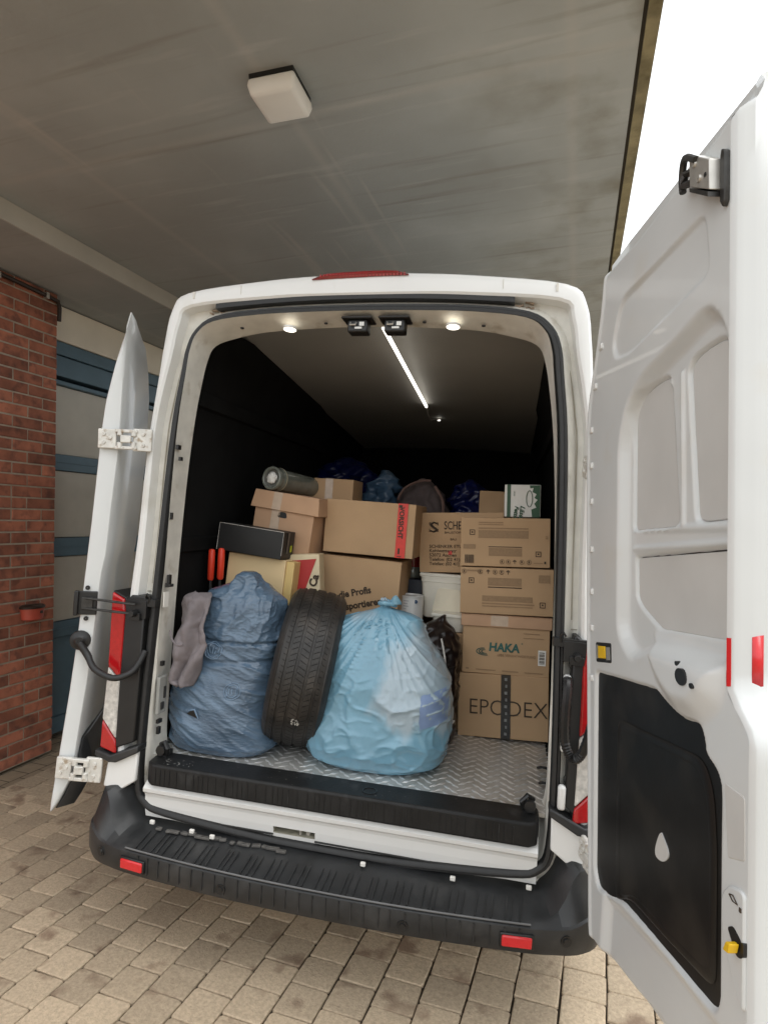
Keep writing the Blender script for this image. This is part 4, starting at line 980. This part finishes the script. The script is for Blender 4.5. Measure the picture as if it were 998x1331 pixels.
# green and white carton on top of the right stack
gw = carton('white carton with green print lying turned on its side on the right stack', .606, .90, 1.806, .182, .20, .168, mat=WPRINT, rz=0, tilt=-2, lean=0, seed=6, flaps=False)
q = MB(); front(q, .012, .030, .0, .168); q.build('green_band', GRN, gw)
q = MB(); q.prism([(.178, .01), (.178, .165), (.125, .165), (.128, .150), (.145, .152), (.140, .13), (.160, .12), (.15, .10), (.166, .09), (.150, .07), (.160, .05), (.135, .04), (.140, .0), (.178, .0)], lambda a, b, o: V((a, -.0045 + o, b)), 0, .0008)
q.build('green_landscape', GRN, gw)
q = MB(); q.tube([(.125 + .015 * cos(t), -.005, .095 + .042 * sin(t)) for t in [2 * pi * j / 20 for j in range(20)]], .0018, 5, True); q.build('emblem', GRN, gw)
text('lettering', 'Fette', .030, GRN, gw, fa(.054, .058), RX @ Matrix.Rotation(R(-98), 4, 'Z'), shear=.3, bold=.001)
text('lettering', 'L\u00e4ser', .034, GRN, gw, fa(.082, .060), RX @ Matrix.Rotation(R(-98), 4, 'Z'), shear=.3, bold=.001)
text('lettering', 'LAND', .010, GRN, gw, fa(.045, .135), RX @ Matrix.Rotation(R(-90), 4, 'Z'))
sb = carton('small plain brown box in the shade behind the green and white carton', .45, 1.35, 1.80, .24, .25, .16, mat=CARD, seed=7)
# centre stack
pf = carton('brown removal box with slanted printed slogan under the red taped box', -.345, .775, 1.085, .428, .40, .470, tilt=2.2, seed=8)
rot = RX @ Matrix.Rotation(R(16), 4, 'Z')
text('lettering', 'F\u00fcr die Profis', .050, INK, pf, fa(.040, .226), rot, bold=.0016, sx=.93)
text('lettering', 'transportieren !', .050, INK, pf, fa(.083, .169), rot, bold=.0016, sx=.93)
pl0 = carton('plain brown box standing on the van floor under the removal box', -.35, .79, FLOOR, .43, .40, .40, seed=9)
bt = carton('large brown box with a vertical red printed tape strip, centre of the load', -.322, .75, 1.571, .480, .40, .279, tilt=1.2, seed=10)
q = MB(); front(q, .388, .440, -.0, .279, .0055); q.span(.388, .440, -.005, .14, .279, .2805); tp = q.build('tape', TAPER, bt)
text('lettering', 'VORSICHT', .034, INK, tp, V((.398, -.0066, .262)), RX @ Matrix.Rotation(R(-90), 4, 'Z'), bold=.0012)
q = MB(); front(q, .392, .410, .258, .272, .0064); front(q, .402, .412, .02, .05, .0064); front(q, .400, .420, .006, .010, .0064); q.build('strap_print', INK, tp)
# boxes on the left
lbx = carton('brown archive box with a lid and a hand hole, behind the flat black carton', -.700, .665, 1.566, .336, .30, .310, mat=CARD2, rz=-4, tilt=6, seed=11, flaps=False)
q = MB()
q.add([(-.022, -.016, .222), (.366, -.016, .222), (.366, .31, .222), (-.022, .31, .222), (-.010, -.008, .315), (.352, -.008, .315), (.352, .305, .315), (-.010, .305, .315)], [(0, 1, 5, 4), (1, 2, 6, 5), (2, 3, 7, 6), (3, 0, 4, 7), (4, 5, 6, 7), (0, 3, 2, 1)])
q.build('lid', CARD2, lbx, bevel=.003)
q = MB(); q.prism(rnd([(.135, .186), (.190, .186), (.182, .216), (.142, .216)], .012), lambda a, b, o: V((a, -.0055 + o, b)), 0, .002); q.build('hand_hole', BLACK, lbx)
q = MB(); q.add([(.10, -.0165, .224), (.15, -.0165, .224), (.15, -.0085, .3145), (.10, -.0085, .3145)], [(0, 1, 2, 3)]); front(q, .10, .15, .02, .222, .0055); q.build('tape', TAPEC, lbx)
bk = carton('flat black carton with worn white edges under the archive box', -.800, .50, 1.560, .352, .14, .136, mat=BOXBLK, rz=-3, tilt=5, seed=12, flaps=False)
q = MB(); q.tube([(0, -.001, 0), (0, -.001, .136), (.352, -.001, .136), (.352, -.001, .02)], .0016, 5); q.build('worn_edge', WORN, bk)
q = MB(); q.add([(.357, .045, .03), (.357, .045, .134), (.357, .065, .134), (.357, .065, .03)], [(0, 1, 2, 3)]); q.build('tape', M('grey_tape', (.09, .085, .08), .3), bk)
q = MB(); q.add([(.357, .085, .035), (.357, .085, .068), (.357, .110, .068), (.357, .110, .035)], [(0, 1, 2, 3)]); q.build('lime_sticker', LIME, bk)
cr = carton('cream coloured board box under the flat black carton, behind the dusty blue sack', -.785, .545, 1.07, .318, .20, .478, mat=CREAM, rz=-4, tilt=4, seed=13, flaps=False)
q = MB(); q.span(.320, .362, .006, .20, .0, .474); q.build('end_board', CREAM2, cr, bevel=.003)
ct = carton('white carton with a large red panel standing beside the cream box', -.425, .60, 1.215, .160, .10, .335, mat=M('carton_cream', (.66, .55, .36), .5), rz=4, tilt=-5, seed=14, flaps=False)
q = MB(); q.prism([(.012, .0), (.012, .305), (.146, .312), (.085, .16), (.03, .0)], lambda a, b, o: V((a, -.0045 + o, b)), 0, .0008); q.build('red_panel', CRED, ct)
text('lettering', 'Ca', .055, INK, ct, fa(.138, .168), RX @ Matrix.Rotation(R(72), 4, 'Z'), bold=.002)
pd = carton('plain brown box at the bottom of the left pile behind the sack', -.80, .56, FLOOR, .44, .20, .386, mat=CARD, seed=15)
stp = carton('small brown box with clear tape behind the archive box', -.486, .98, 1.80, .248, .22, .170, mat=CARD, tilt=.5, seed=16)
q = MB(); front(q, .085, .13, .05, .169); q.span(.085, .13, -.004, .22, .170, .1715); q.build('tape', TAPEC, stp)
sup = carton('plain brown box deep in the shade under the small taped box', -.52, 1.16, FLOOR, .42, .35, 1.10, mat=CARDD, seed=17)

# loppers with two red handles
for i, x in enumerate((-.815, -.765)):
    pass
lo_ = empty('garden_loppers', at(-.79, .50, 1.10), 'pair of garden loppers with red handles beside the cream box', 'loppers')
for x, dz in ((-.034, 0), (.018, .008)):
    q = MB(); q.tube([(x, 0, .30 + dz), (x, 0, .31 + dz), (x, 0, .39 + dz), (x, -.002, .45 + dz), (x, -.002, .458 + dz)], [.012, .0165, .0175, .0165, .010], 12); q.build('handle', REDH, lo_)
    q = MB(); q.tube([(x + (.012 if x < 0 else -.008), .0, -.10), (x, 0, .31 + dz)], .008, 8); q.build('shaft', BLACK, lo_)
q = MB(); q.tube([(-.010, 0, -.12), (-.008, 0, -.25), (.02, 0, -.40)], [.022, .018, .004], 8); q.build('blade', DSTEEL, lo_)

# glass cylinder with crumpled paper in its mouth
gl = empty('glass_cylinder', at(-.612, .66, 1.935, rz=-14, tilt=3), 'grey green glass cylinder stuffed with paper lying on the archive box', 'vase')
fr = lambda x, y, h: V((x, h, y))
q = MB(); fr2 = lambda x, y, h: V((h * .82 + x * .35, h * .55 - x * .5, y))
ax = V((.30, .95, -.07)).normalized(); ux = ax.cross(V((0, 0, 1))).normalized(); uz = ux.cross(ax)
frc = lambda x, y, h: ux * x + uz * y + ax * h
gl.matrix_world = at(-.600, .66, 1.940)
q.lathe([(.048, .003), (.052, .0), (.058, .0), (.062, .004), (.062, .03), (.0595, .035), (.0595, .05), (.062, .055), (.060, .07), (.060, .34), (.055, .36), (.001, .362)], frc, 32); q.build('cylinder_wall', GLASSY, gl, sharp=50)
q = MB(); q.lathe([(.049, .003), (.049, .028), (.001, .03)], frc, 28); q.build('cylinder_mouth', M('mouth_grey', (.22, .22, .20), .3), gl)
q = MB(); q.lathe([(.0625, .058), (.0635, .061), (.0625, .064)], frc, 32); q.build('string_band', M('twine', (.40, .36, .25), .8), gl)
q = MB(); rows = []
for i in range(13):
    a = pi * i / 12 * .55; rw = []
    for k in range(24):
        b_ = 2 * pi * k / 24; d = .030 * (1 + .28 * noise.noise(V((cos(b_) * 2, sin(b_) * 2, a * 3)))); rw.append(frc(d * sin(a) * cos(b_) * 1.05, d * sin(a) * sin(b_) * 1.0, .012 - .018 * cos(a)))
    rows.append(rw)
q.loft(rows, False, False); q.build('paper_wad', PAPER, gl)

# white tubs, can, jar
def tub(label, x, y, z, w, d, h, rim, name='plastic_tub'):
    r = empty(name, at(x, y, z), label, 'tub', 'white plastic tubs between the boxes')
    q = MB(); rg = []
    for zz, s in ((0, .84), (.01, .87), (h * .82, .97), (h * .83, 1.0), (h * .92, 1.0), (h * .92, 1.03), (h, 1.03)):
        rg.append([V((a, b, zz)) for a, b in rnd([(-w / 2 * s, -d / 2 * s), (w / 2 * s, -d / 2 * s), (w / 2 * s, d / 2 * s), (-w / 2 * s, d / 2 * s)], .03, 4)])
    q.loft(rg); q.build('tub_body', TUBM, r, sharp=30)
    q = MB(); q.span(-w / 2 * 1.05, w / 2 * 1.05, -d / 2 * 1.05, d / 2 * 1.05, h - .012, h + .008); q.build('lid', TUBM, r, bevel=.006)
    return r
t1 = tub('larger white plastic tub directly under the lettered brown box', .30, 1.11, 1.235, .25, .27, .235, 0)
q = MB(); q.prism(rnd([(-.055, .03), (.10, .02), (.10, .16), (-.03, .165)], .02), lambda a, b, o: V((a, -.135 + o, b)), 0, .006); q.build('tub_label', M('paper_label', (.72, .66, .52), .6), t1)
t2 = tub('smaller white plastic tub in front of and below the larger tub', .35, .975, 1.185, .18, .20, .085, 0)
ts = carton('plain pale box behind the black bag, under the white tubs', .22, .88, FLOOR, .215, .40, .50, mat=CARD, seed=21)
cn = empty('paint_can', at(.137, .93, 1.16), 'white paint can with blue emblem beside the white tub', 'can')
q = MB(); q.lathe([(.001, .0), (.066, .0), (.068, .004), (.066, .008), (.066, .186), (.069, .190), (.069, .196), (.062, .197), (.060, .190), (.001, .190)], lambda x, y, h: V((x, y, h)), 32); q.build('can_body', CANM, cn, sharp=30)
q = MB(); q.lathe([(.001, -.0685), (.010, -.0682), (.010, -.066)], lambda x, y, h: V((.034 + x, h + .009, .168 + y)), 14); q.build('emblem', M('emblem_blue', (.03, .07, .14), .5), cn)
q = MB()
for i, wd in enumerate((.05, .04, .05, .03)):
    a0 = -.5
    q.add([V((.0668 * sin(t), -.0668 * cos(t), .168 - i * .014 + e)) for e in (0, .004) for t in (a0, a0 + wd * 4, a0 + wd * 9)], [(0, 1, 4, 3), (1, 2, 5, 4)])
q.build('printed_mark', M('print_grey', (.35, .36, .38), .6), cn)
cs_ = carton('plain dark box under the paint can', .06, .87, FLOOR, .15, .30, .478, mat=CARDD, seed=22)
jr = empty('glass_jar', at(.10, 1.16, 1.43), 'jar with a dark red lid in the gap behind the paint can', 'jar')
q = MB(); q.lathe([(.001, 0), (.045, .0), (.050, .01), (.050, .05), (.042, .065), (.042, .07)], lambda x, y, h: V((x, y, h)), 24); q.build('jar_body', GLASSY, jr)
q = MB(); q.lathe([(.052, .062), (.054, .068), (.054, .13), (.05, .135), (.001, .135)], lambda x, y, h: V((x, y, h)), 24); q.build('lid', DRED, jr)
jb = carton('dark navy box in the gap between the centre and right stacks', .05, 1.05, 1.20, .13, .25, .228, mat=M('navy_card', (.010, .014, .024), .45), seed=23, flaps=False)
js = carton('plain brown box hidden in shade under the navy box', .045, 1.19, FLOOR, .13, .25, .515, mat=CARDD, seed=24, flaps=False)

# ------------------------------------------------------------------ bags
def bag_mesh(rows, nz, nt, expo, wr, seed, yc=None):
    """rows: (z, xl, xr, yf, yb); wr(theta, z, t, p) displacement"""
    out = []
    for i in range(nz + 1):
        t = i / nz; z = lerp(rows[0][0], rows[-1][0], t)
        # finer rows follow the table
        xl, xr, yf, yb_ = (interp([(r[0], r[j]) for r in rows], z) for j in (1, 2, 3, 4))
        cx, cy, hx, hy = (xl + xr) / 2, (yf + yb_) / 2, (xr - xl) / 2, (yb_ - yf) / 2
        ring_ = []
        for k in range(nt):
            a = 2 * pi * k / nt; c, s = cos(a), sin(a)
            x = cx + hx * math.copysign(abs(c) ** (2 / expo), c); y = cy + hy * math.copysign(abs(s) ** (2 / expo), s)
            n = V((c / max(hx, .01), s / max(hy, .01), 0)).normalized(); p = V((x, y, z))
            ring_.append(p + n * wr(a, z, t, p))
        out.append(ring_)
    return out
def ridg(p): return 1 - abs(noise.noise(p)) * 2
def crease(p, k=5.):
    v = max(0., 1 - abs(noise.noise(p)) * k); return v * v
def wr_light(a, z, t, p):
    # long soft folds running down from the knot, broad bulges of the contents, a few sharp creases
    k = smooth(.80, 1.30, z)
    dx, dz = p.x - .10, 1.40 - z; fan = math.atan2(dx, dz) if dz > .002 else 0
    dist = (dx * dx + dz * dz) ** .5
    dist = (dx * dx + dz * dz) ** .5; bk_ = (p.y > .4) * 7
    fold = .016 * (ridg(V((fan * 4.2, dist * .7, 2.0 + bk_))) - .45) * k + .009 * crease(V((fan * 7, dist * 1.0, 5.0 + bk_)), 4) * k + .006 * crease(V((fan * 14, dist * 1.6, 9.0 + bk_)), 4) * k
    lump = .028 * noise.noise(p * 3.6 + V((3, 1, 0))) + .006 * noise.noise(p * 8)
    w = smooth(1.18, .95, z)
    cre = .013 * crease(V((p.x * 2.6 + p.z * 5.5, p.y * 2, p.z * 3.5 - p.x * 4)), 3) * w + .006 * crease(V((p.x * 7 + p.z * 11, p.y * 5, p.z * 6 - p.x * 8)), 4) * w + .003 * crease(V((p.x * 15 - p.z * 6, p.y * 12, p.z * 14 + p.x * 5)), 4)
    return (fold + lump + cre) * smooth(.675, .72, z) * (1 - .8 * smooth(1.30, 1.365, z))
LBR = [(.682, -.10, .30, .22, .60), (.688, -.16, .36, .19, .64), (.71, -.195, .395, .165, .665), (.76, -.212, .418, .150, .68), (.85, -.216, .428, .145, .68), (.95, -.204, .428, .155, .67), (1.05, -.190, .404, .175, .65), (1.13, -.180, .366, .20, .62), (1.20, -.174, .325, .225, .58), (1.245, -.165, .300, .25, .55), (1.272, -.142, .288, .265, .53), (1.30, -.085, .280, .285, .51), (1.322, -.03, .268, .305, .48), (1.338, .02, .235, .325, .455), (1.350, .055, .170, .345, .435), (1.360, .078, .132, .360, .415), (1.372, .083, .124, .366, .408), (1.38, .082, .126, .362, .412)]
lbag = empty('rubbish_bag', at(.10, .42, FLOOR), 'translucent light blue plastic sack knotted at the top, in front of the boxes', 'rubbish sack')
off = V((.10, .42, FLOOR))
q = MB(); rg = bag_mesh(LBR, 190, 240, 2.5, wr_light, 1); q.loft([[p - off for p in r] for r in rg]); q.build('sack', BAGB, lbag, sharp=70)
# knot: two ears of film
def film(pts, wd, seed, name, mat, par, org):
    rows = []; n = len(pts)
    for i, p in enumerate(pts):
        rw = []
        for k in range(11):
            s = (k / 10 - .5) * 2; w = wd[i]
            d = .008 * noise.noise(V((s * 2.2, i * .5, seed * 3.7))) + .005 * sin(s * 7 + seed)
            rw.append(V(p) - org + V((s * w * cos(seed), s * w * sin(seed) * .6 + d, d * .6 - .35 * abs(s) * w)))
        rows.append(rw)
    m = MB(); m.grid(rows); o = m.build(name, mat, par, sharp=80); so = o.modifiers.new('thickness', 'SOLIDIFY'); so.thickness = .0015
    return o
film([(.104, .385, 1.366), (.103, .383, 1.380), (.100, .380, 1.392), (.098, .378, 1.404)], [.020, .016, .012, .015], .3, 'knot_tail', BAGB, lbag, off)
q = MB(); q.tube(catmull([(.080, .37, 1.378), (.105, .345, 1.384), (.135, .36, 1.380), (.150, .385, 1.372), (.135, .41, 1.378), (.105, .42, 1.384), (.080, .40, 1.380)], 4), [.010 + .004 * noise.noise(V((j * .7, 0, 0))) for j in range(25)], 8); kn = q
kn.v = [V(p) - off for p in kn.v]; kn.build('knot', BAGB, lbag, sharp=80)
q = MB(); rows = []
for i in range(9):
    t = i / 8; rw = []
    for k in range(9):
        s = k / 8 - .5; rw.append(V((.125 + .055 * t, .375 - .02 * sin(t * 3) + .004 * noise.noise(V((t * 5, s * 5, 1))), 1.378 + .022 * sin(t * pi * .9) + s * (.014 + .030 * sin(t * pi)) + .006 * noise.noise(V((t * 4, s * 4, 8))))) - off)
    rows.append(rw)
q.grid(rows); o = q.build('knot_ear', BAGB, lbag, sharp=80); o.modifiers.new('thickness', 'SOLIDIFY').thickness = .0015
def on_front(rg, x, z, o=.003):
    best = None
    for r in rg:
        for p in r:
            if p.y < .42:
                d = abs(p.x - x) + abs(p.z - z)
                if best is None or d < best[0]: best = (d, p)
    return best[1] + V((0, -o, 0))
# lilac patch of the contents and pressed star of creases
q = MB(); rows = []
for i in range(10):
    rows.append([on_front(rg, lerp(.315, .418, k / 9) , lerp(.895, 1.035, i / 9) + .02 * (k / 9), .0018) - off for k in range(10)])
q.grid(rows); q.build('lilac_content', LILAC, lbag, sharp=80)
def wr_dark(a, z, t, p):
    q = p
    cre = .55 * (.016 * crease(V((q.x * 2.4, q.y * 3, q.z * 9 + q.x * 4.5)), 3.5) * smooth(1.22, 1.0, z) + .010 * crease(V((q.x * 4.5, q.y * 6, q.z * 21 + q.x * 10 + 2)), 3.5)
           + .006 * crease(V((q.x * 9, q.y * 12, q.z * 44 + q.x * 18)), 3.5) + .010 * (ridg(V((q.x * 2.6, q.y * 4, q.z * 9 + q.x * 4))) - .5)) * smooth(1.3, 1.12, z)
    top = .6 * (.018 * crease(V((q.x * 8 + q.z * 3, q.y * 8, q.z * 6)), 3) + .012 * crease(V((q.x * 15, q.y * 15, q.z * 9 + 4)), 3) + .007 * crease(q * 26, 3) + .014 * (ridg(q * 6) - .5)) * smooth(1.10, 1.2, z)
    lump = .018 * noise.noise(q * 4.5 + V((7, 0, 0)))
    belt = -.014 * math.exp(-((z - 1.178 + .006 * sin(p.x * 9)) / .007) ** 2) - .010 * math.exp(-((z - 1.085 - (p.x + .6) * .05) / .01) ** 2)
    return (cre + top + lump + belt) * smooth(.675, .73, z)
DBR = [(.682, -.79, -.40, .17, .46), (.69, -.83, -.365, .135, .49), (.72, -.855, -.345, .12, .50), (.80, -.862, -.350, .115, .50), (.90, -.855, -.365, .13, .50), (1.0, -.84, -.378, .15, .50), (1.08, -.825, -.380, .165, .49), (1.18, -.81, -.372, .175, .48), (1.26, -.80, -.366, .185, .47), (1.32, -.775, -.366, .20, .45), (1.36, -.735, -.378, .215, .43), (1.385, -.70, -.400, .23, .415), (1.405, -.65, -.430, .25, .40), (1.425, -.60, -.455, .26, .39), (1.445, -.585, -.48, .275, .38), (1.465, -.58, -.497, .285, .37), (1.478, -.568, -.515, .30, .355)]
dbag = empty('rubbish_bag', at(-.60, .30, FLOOR), 'dusty dark blue plastic sack with a torn hole, beside the tyre', 'rubbish sack')
off2 = V((-.60, .30, FLOOR))
q = MB(); rg2 = bag_mesh(DBR, 210, 230, 2.7, wr_dark, 2); q.loft([[p - off2 for p in r] for r in rg2]); q.build('sack', BAGD, dbag, sharp=70)
def on2(x, z, o=.003):
    best = None
    for r in rg2:
        for p in r:
            if p.y < .30:
                d = abs(p.x - x) + abs(p.z - z)
                if best is None or d < best[0]: best = (d, p)
    return best[1] + V((0, -o, 0)) - off2
q = MB(); c = [on2(x, z, .003) for x, z in ((-.705, .858), (-.685, .872), (-.662, .880), (-.655, .865), (-.652, .846), (-.672, .848))]; q.add(c, [tuple(range(6))]); q.build('torn_hole', BLACK, dbag)
q = MB(); q.tube([on2(-.690, .874, .006), on2(-.662, .884, .008), on2(-.650, .866, .008), on2(-.645, .845, .006)], [.002, .004, .004, .002], 6); q.build('torn_edge', PRINTB, dbag)
for cx, cz, ra in ((-.615, 1.135, .038), (-.765, .985, .034), (-.50, .975, .034)):
    q = MB()
    for rr_k in (ra, ra * .72): q.tube([on2(cx + rr_k * cos(t), cz + rr_k * sin(t), .0022) for t in [2 * pi * j / 18 for j in range(18)]], .0019, 5, True)
    for k in range(3): q.tube([on2(cx + ra * .45 * (k - 1), cz - ra * .35, .0022), on2(cx + ra * .45 * (k - 1), cz + ra * .35, .0022)], .0022, 5)
    tag(q.build('printed_emblem', PRINTB, dbag), kind=None)

# black bag with white cord between the blue sack and the right stack
kb = empty('black_bag', at(.35, .72, FLOOR), 'crumpled black plastic bag with white cord beside the right stack', 'bag')
off3 = V((.35, .72, FLOOR))
KBR = [(.682, .28, .40, .60, .84), (.70, .26, .42, .56, .86), (.9, .25, .425, .55, .86), (1.08, .24, .425, .58, .86), (1.16, .235, .42, .62, .85), (1.22, .245, .39, .68, .83), (1.25, .27, .36, .70, .80), (1.29, .325, .345, .74, .78)]
q = MB(); rg3 = bag_mesh(KBR, 90, 100, 2.4, lambda a, z, t, p: (.022 * (ridg(p * 9) - .5) + .012 * (ridg(p * 21) - .5)) * smooth(.68, .74, z) * (1 - .6 * smooth(1.24, 1.28, z)), 3)
q.loft([[p - off3 for p in r] for r in rg3]); q.build('sack', BLKBAG, kb, sharp=70)
q = MB(); q.tube([V(p) - off3 for p in catmull([(.345, .60, 1.20), (.365, .56, 1.14), (.375, .53, 1.09), (.355, .52, 1.05), (.30, .53, 1.01), (.27, .55, .99)], 5)], .0045, 6); q.tube([V(p) - off3 for p in catmull([(.36, .50, .80), (.41, .52, .815), (.43, .56, .83)], 4)], .004, 6); q.tube([V(p) - off3 for p in catmull([(.245, .60, 1.145), (.28, .57, 1.135), (.31, .57, 1.115)], 4)], .004, 6); q.build('cord', ROPE, kb)

# bags deep in the load
def lump_bag(name, label, cat, mat, x, y, z, w, d, h, seed, amp=.06, peak=1.6, shear=0.):
    r = empty(name, at(x, y, z), label, cat)
    rows = [(0, -.42, .42, -.42, .42), (.04, -.49, .49, -.49, .49), (.3, -.5, .5, -.5, .5), (.6, -.44, .44, -.44, .44), (.8, -.33, .33, -.33, .33), (.93, -.18, .18, -.18, .18), (1.0, -.04, .04, -.04, .04)]
    rows = [(a * h, b * w + shear * a * w, c * w + shear * a * w, e * d, f * d) for a, b, c, e, f in rows]
    q = MB(); sd = V((seed * 3.3, seed, 0))
    q.loft(bag_mesh(rows, 60, 72, 2.3, lambda a, z_, t, p: (amp * (ridg(p * 7 + sd) - .5) + amp * .5 * (ridg(p * 16 + sd) - .5)) * smooth(0, .08, t) * (1 - .5 * smooth(.85, 1, t)), seed)); q.build('sack' if cat != 'backpack' else 'pack_body', mat, r, sharp=70)
    return r
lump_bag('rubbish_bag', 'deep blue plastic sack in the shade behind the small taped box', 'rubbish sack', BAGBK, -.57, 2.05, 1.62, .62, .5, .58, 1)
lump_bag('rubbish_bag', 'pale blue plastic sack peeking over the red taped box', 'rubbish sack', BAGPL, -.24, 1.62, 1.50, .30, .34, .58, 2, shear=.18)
bp = lump_bag('backpack', 'grey brown canvas backpack lying behind the red taped box', 'backpack', PACK, .085, 1.45, 1.55, .38, .34, .475, 3, amp=.03)
q = MB(); q.tube(catmull([(-.12, -.16, .33), (-.08, -.17, .40), (.0, -.12, .45), (.07, -.12, .455)], 5), .008, 6); q.tube(catmull([(.10, -.15, .42), (.15, -.17, .34), (.16, -.18, .26)], 5), .009, 6); q.build('strap', M('strap_brown', (.13, .075, .06), .7), bp)
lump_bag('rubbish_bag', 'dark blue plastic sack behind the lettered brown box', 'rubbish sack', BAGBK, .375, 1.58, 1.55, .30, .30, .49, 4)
for i, (x, y, w, h) in enumerate(((-.85, 1.80, .95, .93), (-.10, 1.28, .42, .81), (.12, 1.66, .5, .85))):
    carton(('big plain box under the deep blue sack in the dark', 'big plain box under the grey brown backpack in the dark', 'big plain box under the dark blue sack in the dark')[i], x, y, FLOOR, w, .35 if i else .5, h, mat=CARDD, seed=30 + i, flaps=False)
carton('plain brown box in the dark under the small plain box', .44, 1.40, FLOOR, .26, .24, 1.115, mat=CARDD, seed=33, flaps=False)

# ------------------------------------------------------------------ tyre standing on its tread
TC = V((-.272, .435, FLOOR + .364)); ty = empty('car_tyre', at(TC.x, TC.y, FLOOR), 'worn black car tyre standing upright between the two blue sacks', 'tyre')
yaw_t, lean_t = R(14), R(9)
rotm = Matrix.Rotation(yaw_t, 3, 'Z') @ Matrix.Rotation(lean_t, 3, 'Y')
cc = V((-.0, 0, .364))
frt = lambda x, y, h: cc + rotm @ V((h, x, y))
RO, HW = .360, .118
prof_ = [(.205, -.092), (.215, -.106), (.250, -.126), (.290, -.132), (.320, -.128), (.340, -.117), (.350, -.106)]
gro = [-.069, -.025, .025, .069]; xs = [-.100]
for g_ in gro: xs += [g_ - .0065, g_ - .005, g_ + .005, g_ + .0065]
xs.append(.100)
pr_ = prof_[:]
for x in xs:
    inside = any(abs(x - g_) < .006 for g_ in gro)
    pr_.append((RO - .013 * (abs(x) / .1) ** 4 - (.006 if inside else 0), x))
pr_ += [(r, -h) for r, h in prof_[::-1]] + [(.200, .07), (.32, .09), (.335, 0), (.32, -.09), (.200, -.07)]
q = MB(); nseg = 96
q.loft([[frt(r * cos(2 * pi * k / nseg), r * sin(2 * pi * k / nseg), h) for k in range(nseg)] for r, h in pr_], True, False)
q.build('tyre_body', TYREM, ty, sharp=25)
# sipes across the shoulder ribs
q = MB()
for k in range(90):
    a = 2 * pi * k / 90
    for h0, h1, sk in ((-.112, -.078, .02), (-.060, -.034, -.02), (-.016, .016, .02), (.034, .060, -.02), (.078, .112, .02)):
        P = []
        for e in (-.0013, .0013):
            for h, aa in ((h0, a - sk), (h1, a + sk)):
                r = RO - .013 * (abs(h) / .1) ** 4 + .0009; P.append(frt(r * cos(aa) - e * sin(aa), r * sin(aa) + e * cos(aa), h))
        q.add(P, [(0, 1, 3, 2)])
tag(q.build('tread_block', M('sipe_black', (.010, .009, .008), .9, spec=.1), ty, sharp=80), kind='stuff')
q = MB(); rr_ = random.Random(4)
for i in range(26):
    a = R(206 + rr_.uniform(-2.4, 2.4)); h = .018 + rr_.uniform(-.018, .018); r = RO + .0012
    c = frt(r * cos(a), r * sin(a), h); t_ = rotm @ V((1, 0, 0)); u_ = rotm @ V((0, -sin(a), cos(a))); e = rr_.uniform(.0015, .005)
    q.add([c + t_ * e, c + u_ * e * 1.4, c - t_ * e * .8, c - u_ * e], [(0, 1, 2, 3)])
tag(q.build('chalk_mark', M('chalk', (.45, .44, .40), .9), ty), kind='stuff')

# ------------------------------------------------------------------ grey towel hanging beside the left jamb
tw = empty('towel', at(-.70, .15, 1.0), 'grey towel hanging over the dusty blue sack by the left jamb', 'towel')
TWR = [(1.375, -.742, -.672), (1.365, -.768, -.648), (1.33, -.782, -.640), (1.28, -.778, -.640), (1.235, -.775, -.650), (1.205, -.782, -.634), (1.165, -.785, -.626), (1.12, -.788, -.640), (1.07, -.790, -.655), (1.03, -.792, -.668), (1.0, -.785, -.680), (.985, -.74, -.69)]
q = MB(); rows = []
for i in range(70):
    t = i / 69; z = lerp(1.378, .985, t); xl = interp([(r[0], r[1]) for r in TWR], z); xr = interp([(r[0], r[2]) for r in TWR], z); rw = []
    for k in range(50):
        s = k / 49; x = lerp(xl, xr, s)
        fold = .022 * sin(s * 9.5 + t * 3.2 + 2 * noise.noise(V((s, t * 3, 9)))) * smooth(0, .2, t) + .012 * noise.noise(V((s * 4, t * 6, 3))) + .005 * noise.noise(V((s * 12, t * 16, 5)))
        step_ = -.014 * smooth(.40, .46, t + .22 * s) + .012 * smooth(.60, .75, t - .1 * s)
        edge = .035 * (abs(2 * s - 1) ** 3)
        rw.append(V((x - (-.70), .135 - .03 * t + fold + step_ + edge + .05 * smooth(.06, 0, t) - .15, z - 1.0)))
    rows.append(rw)
q.grid(rows); o = q.build('towel_cloth', TOWEL, tw, sharp=80); so = o.modifiers.new('thickness', 'SOLIDIFY'); so.thickness = .008; so.offset = 1
q = MB(); q.tube([V((x + .70, y - .15, z - 1.0)) for x, y, z in catmull([(-.790, .10, 1.22), (-.77, .085, 1.185), (-.74, .078, 1.165), (-.715, .08, 1.168)], 5)], .005, 6); q.build('hem', TOWEL, tw)

# cartons and things are all placed; report nothing else
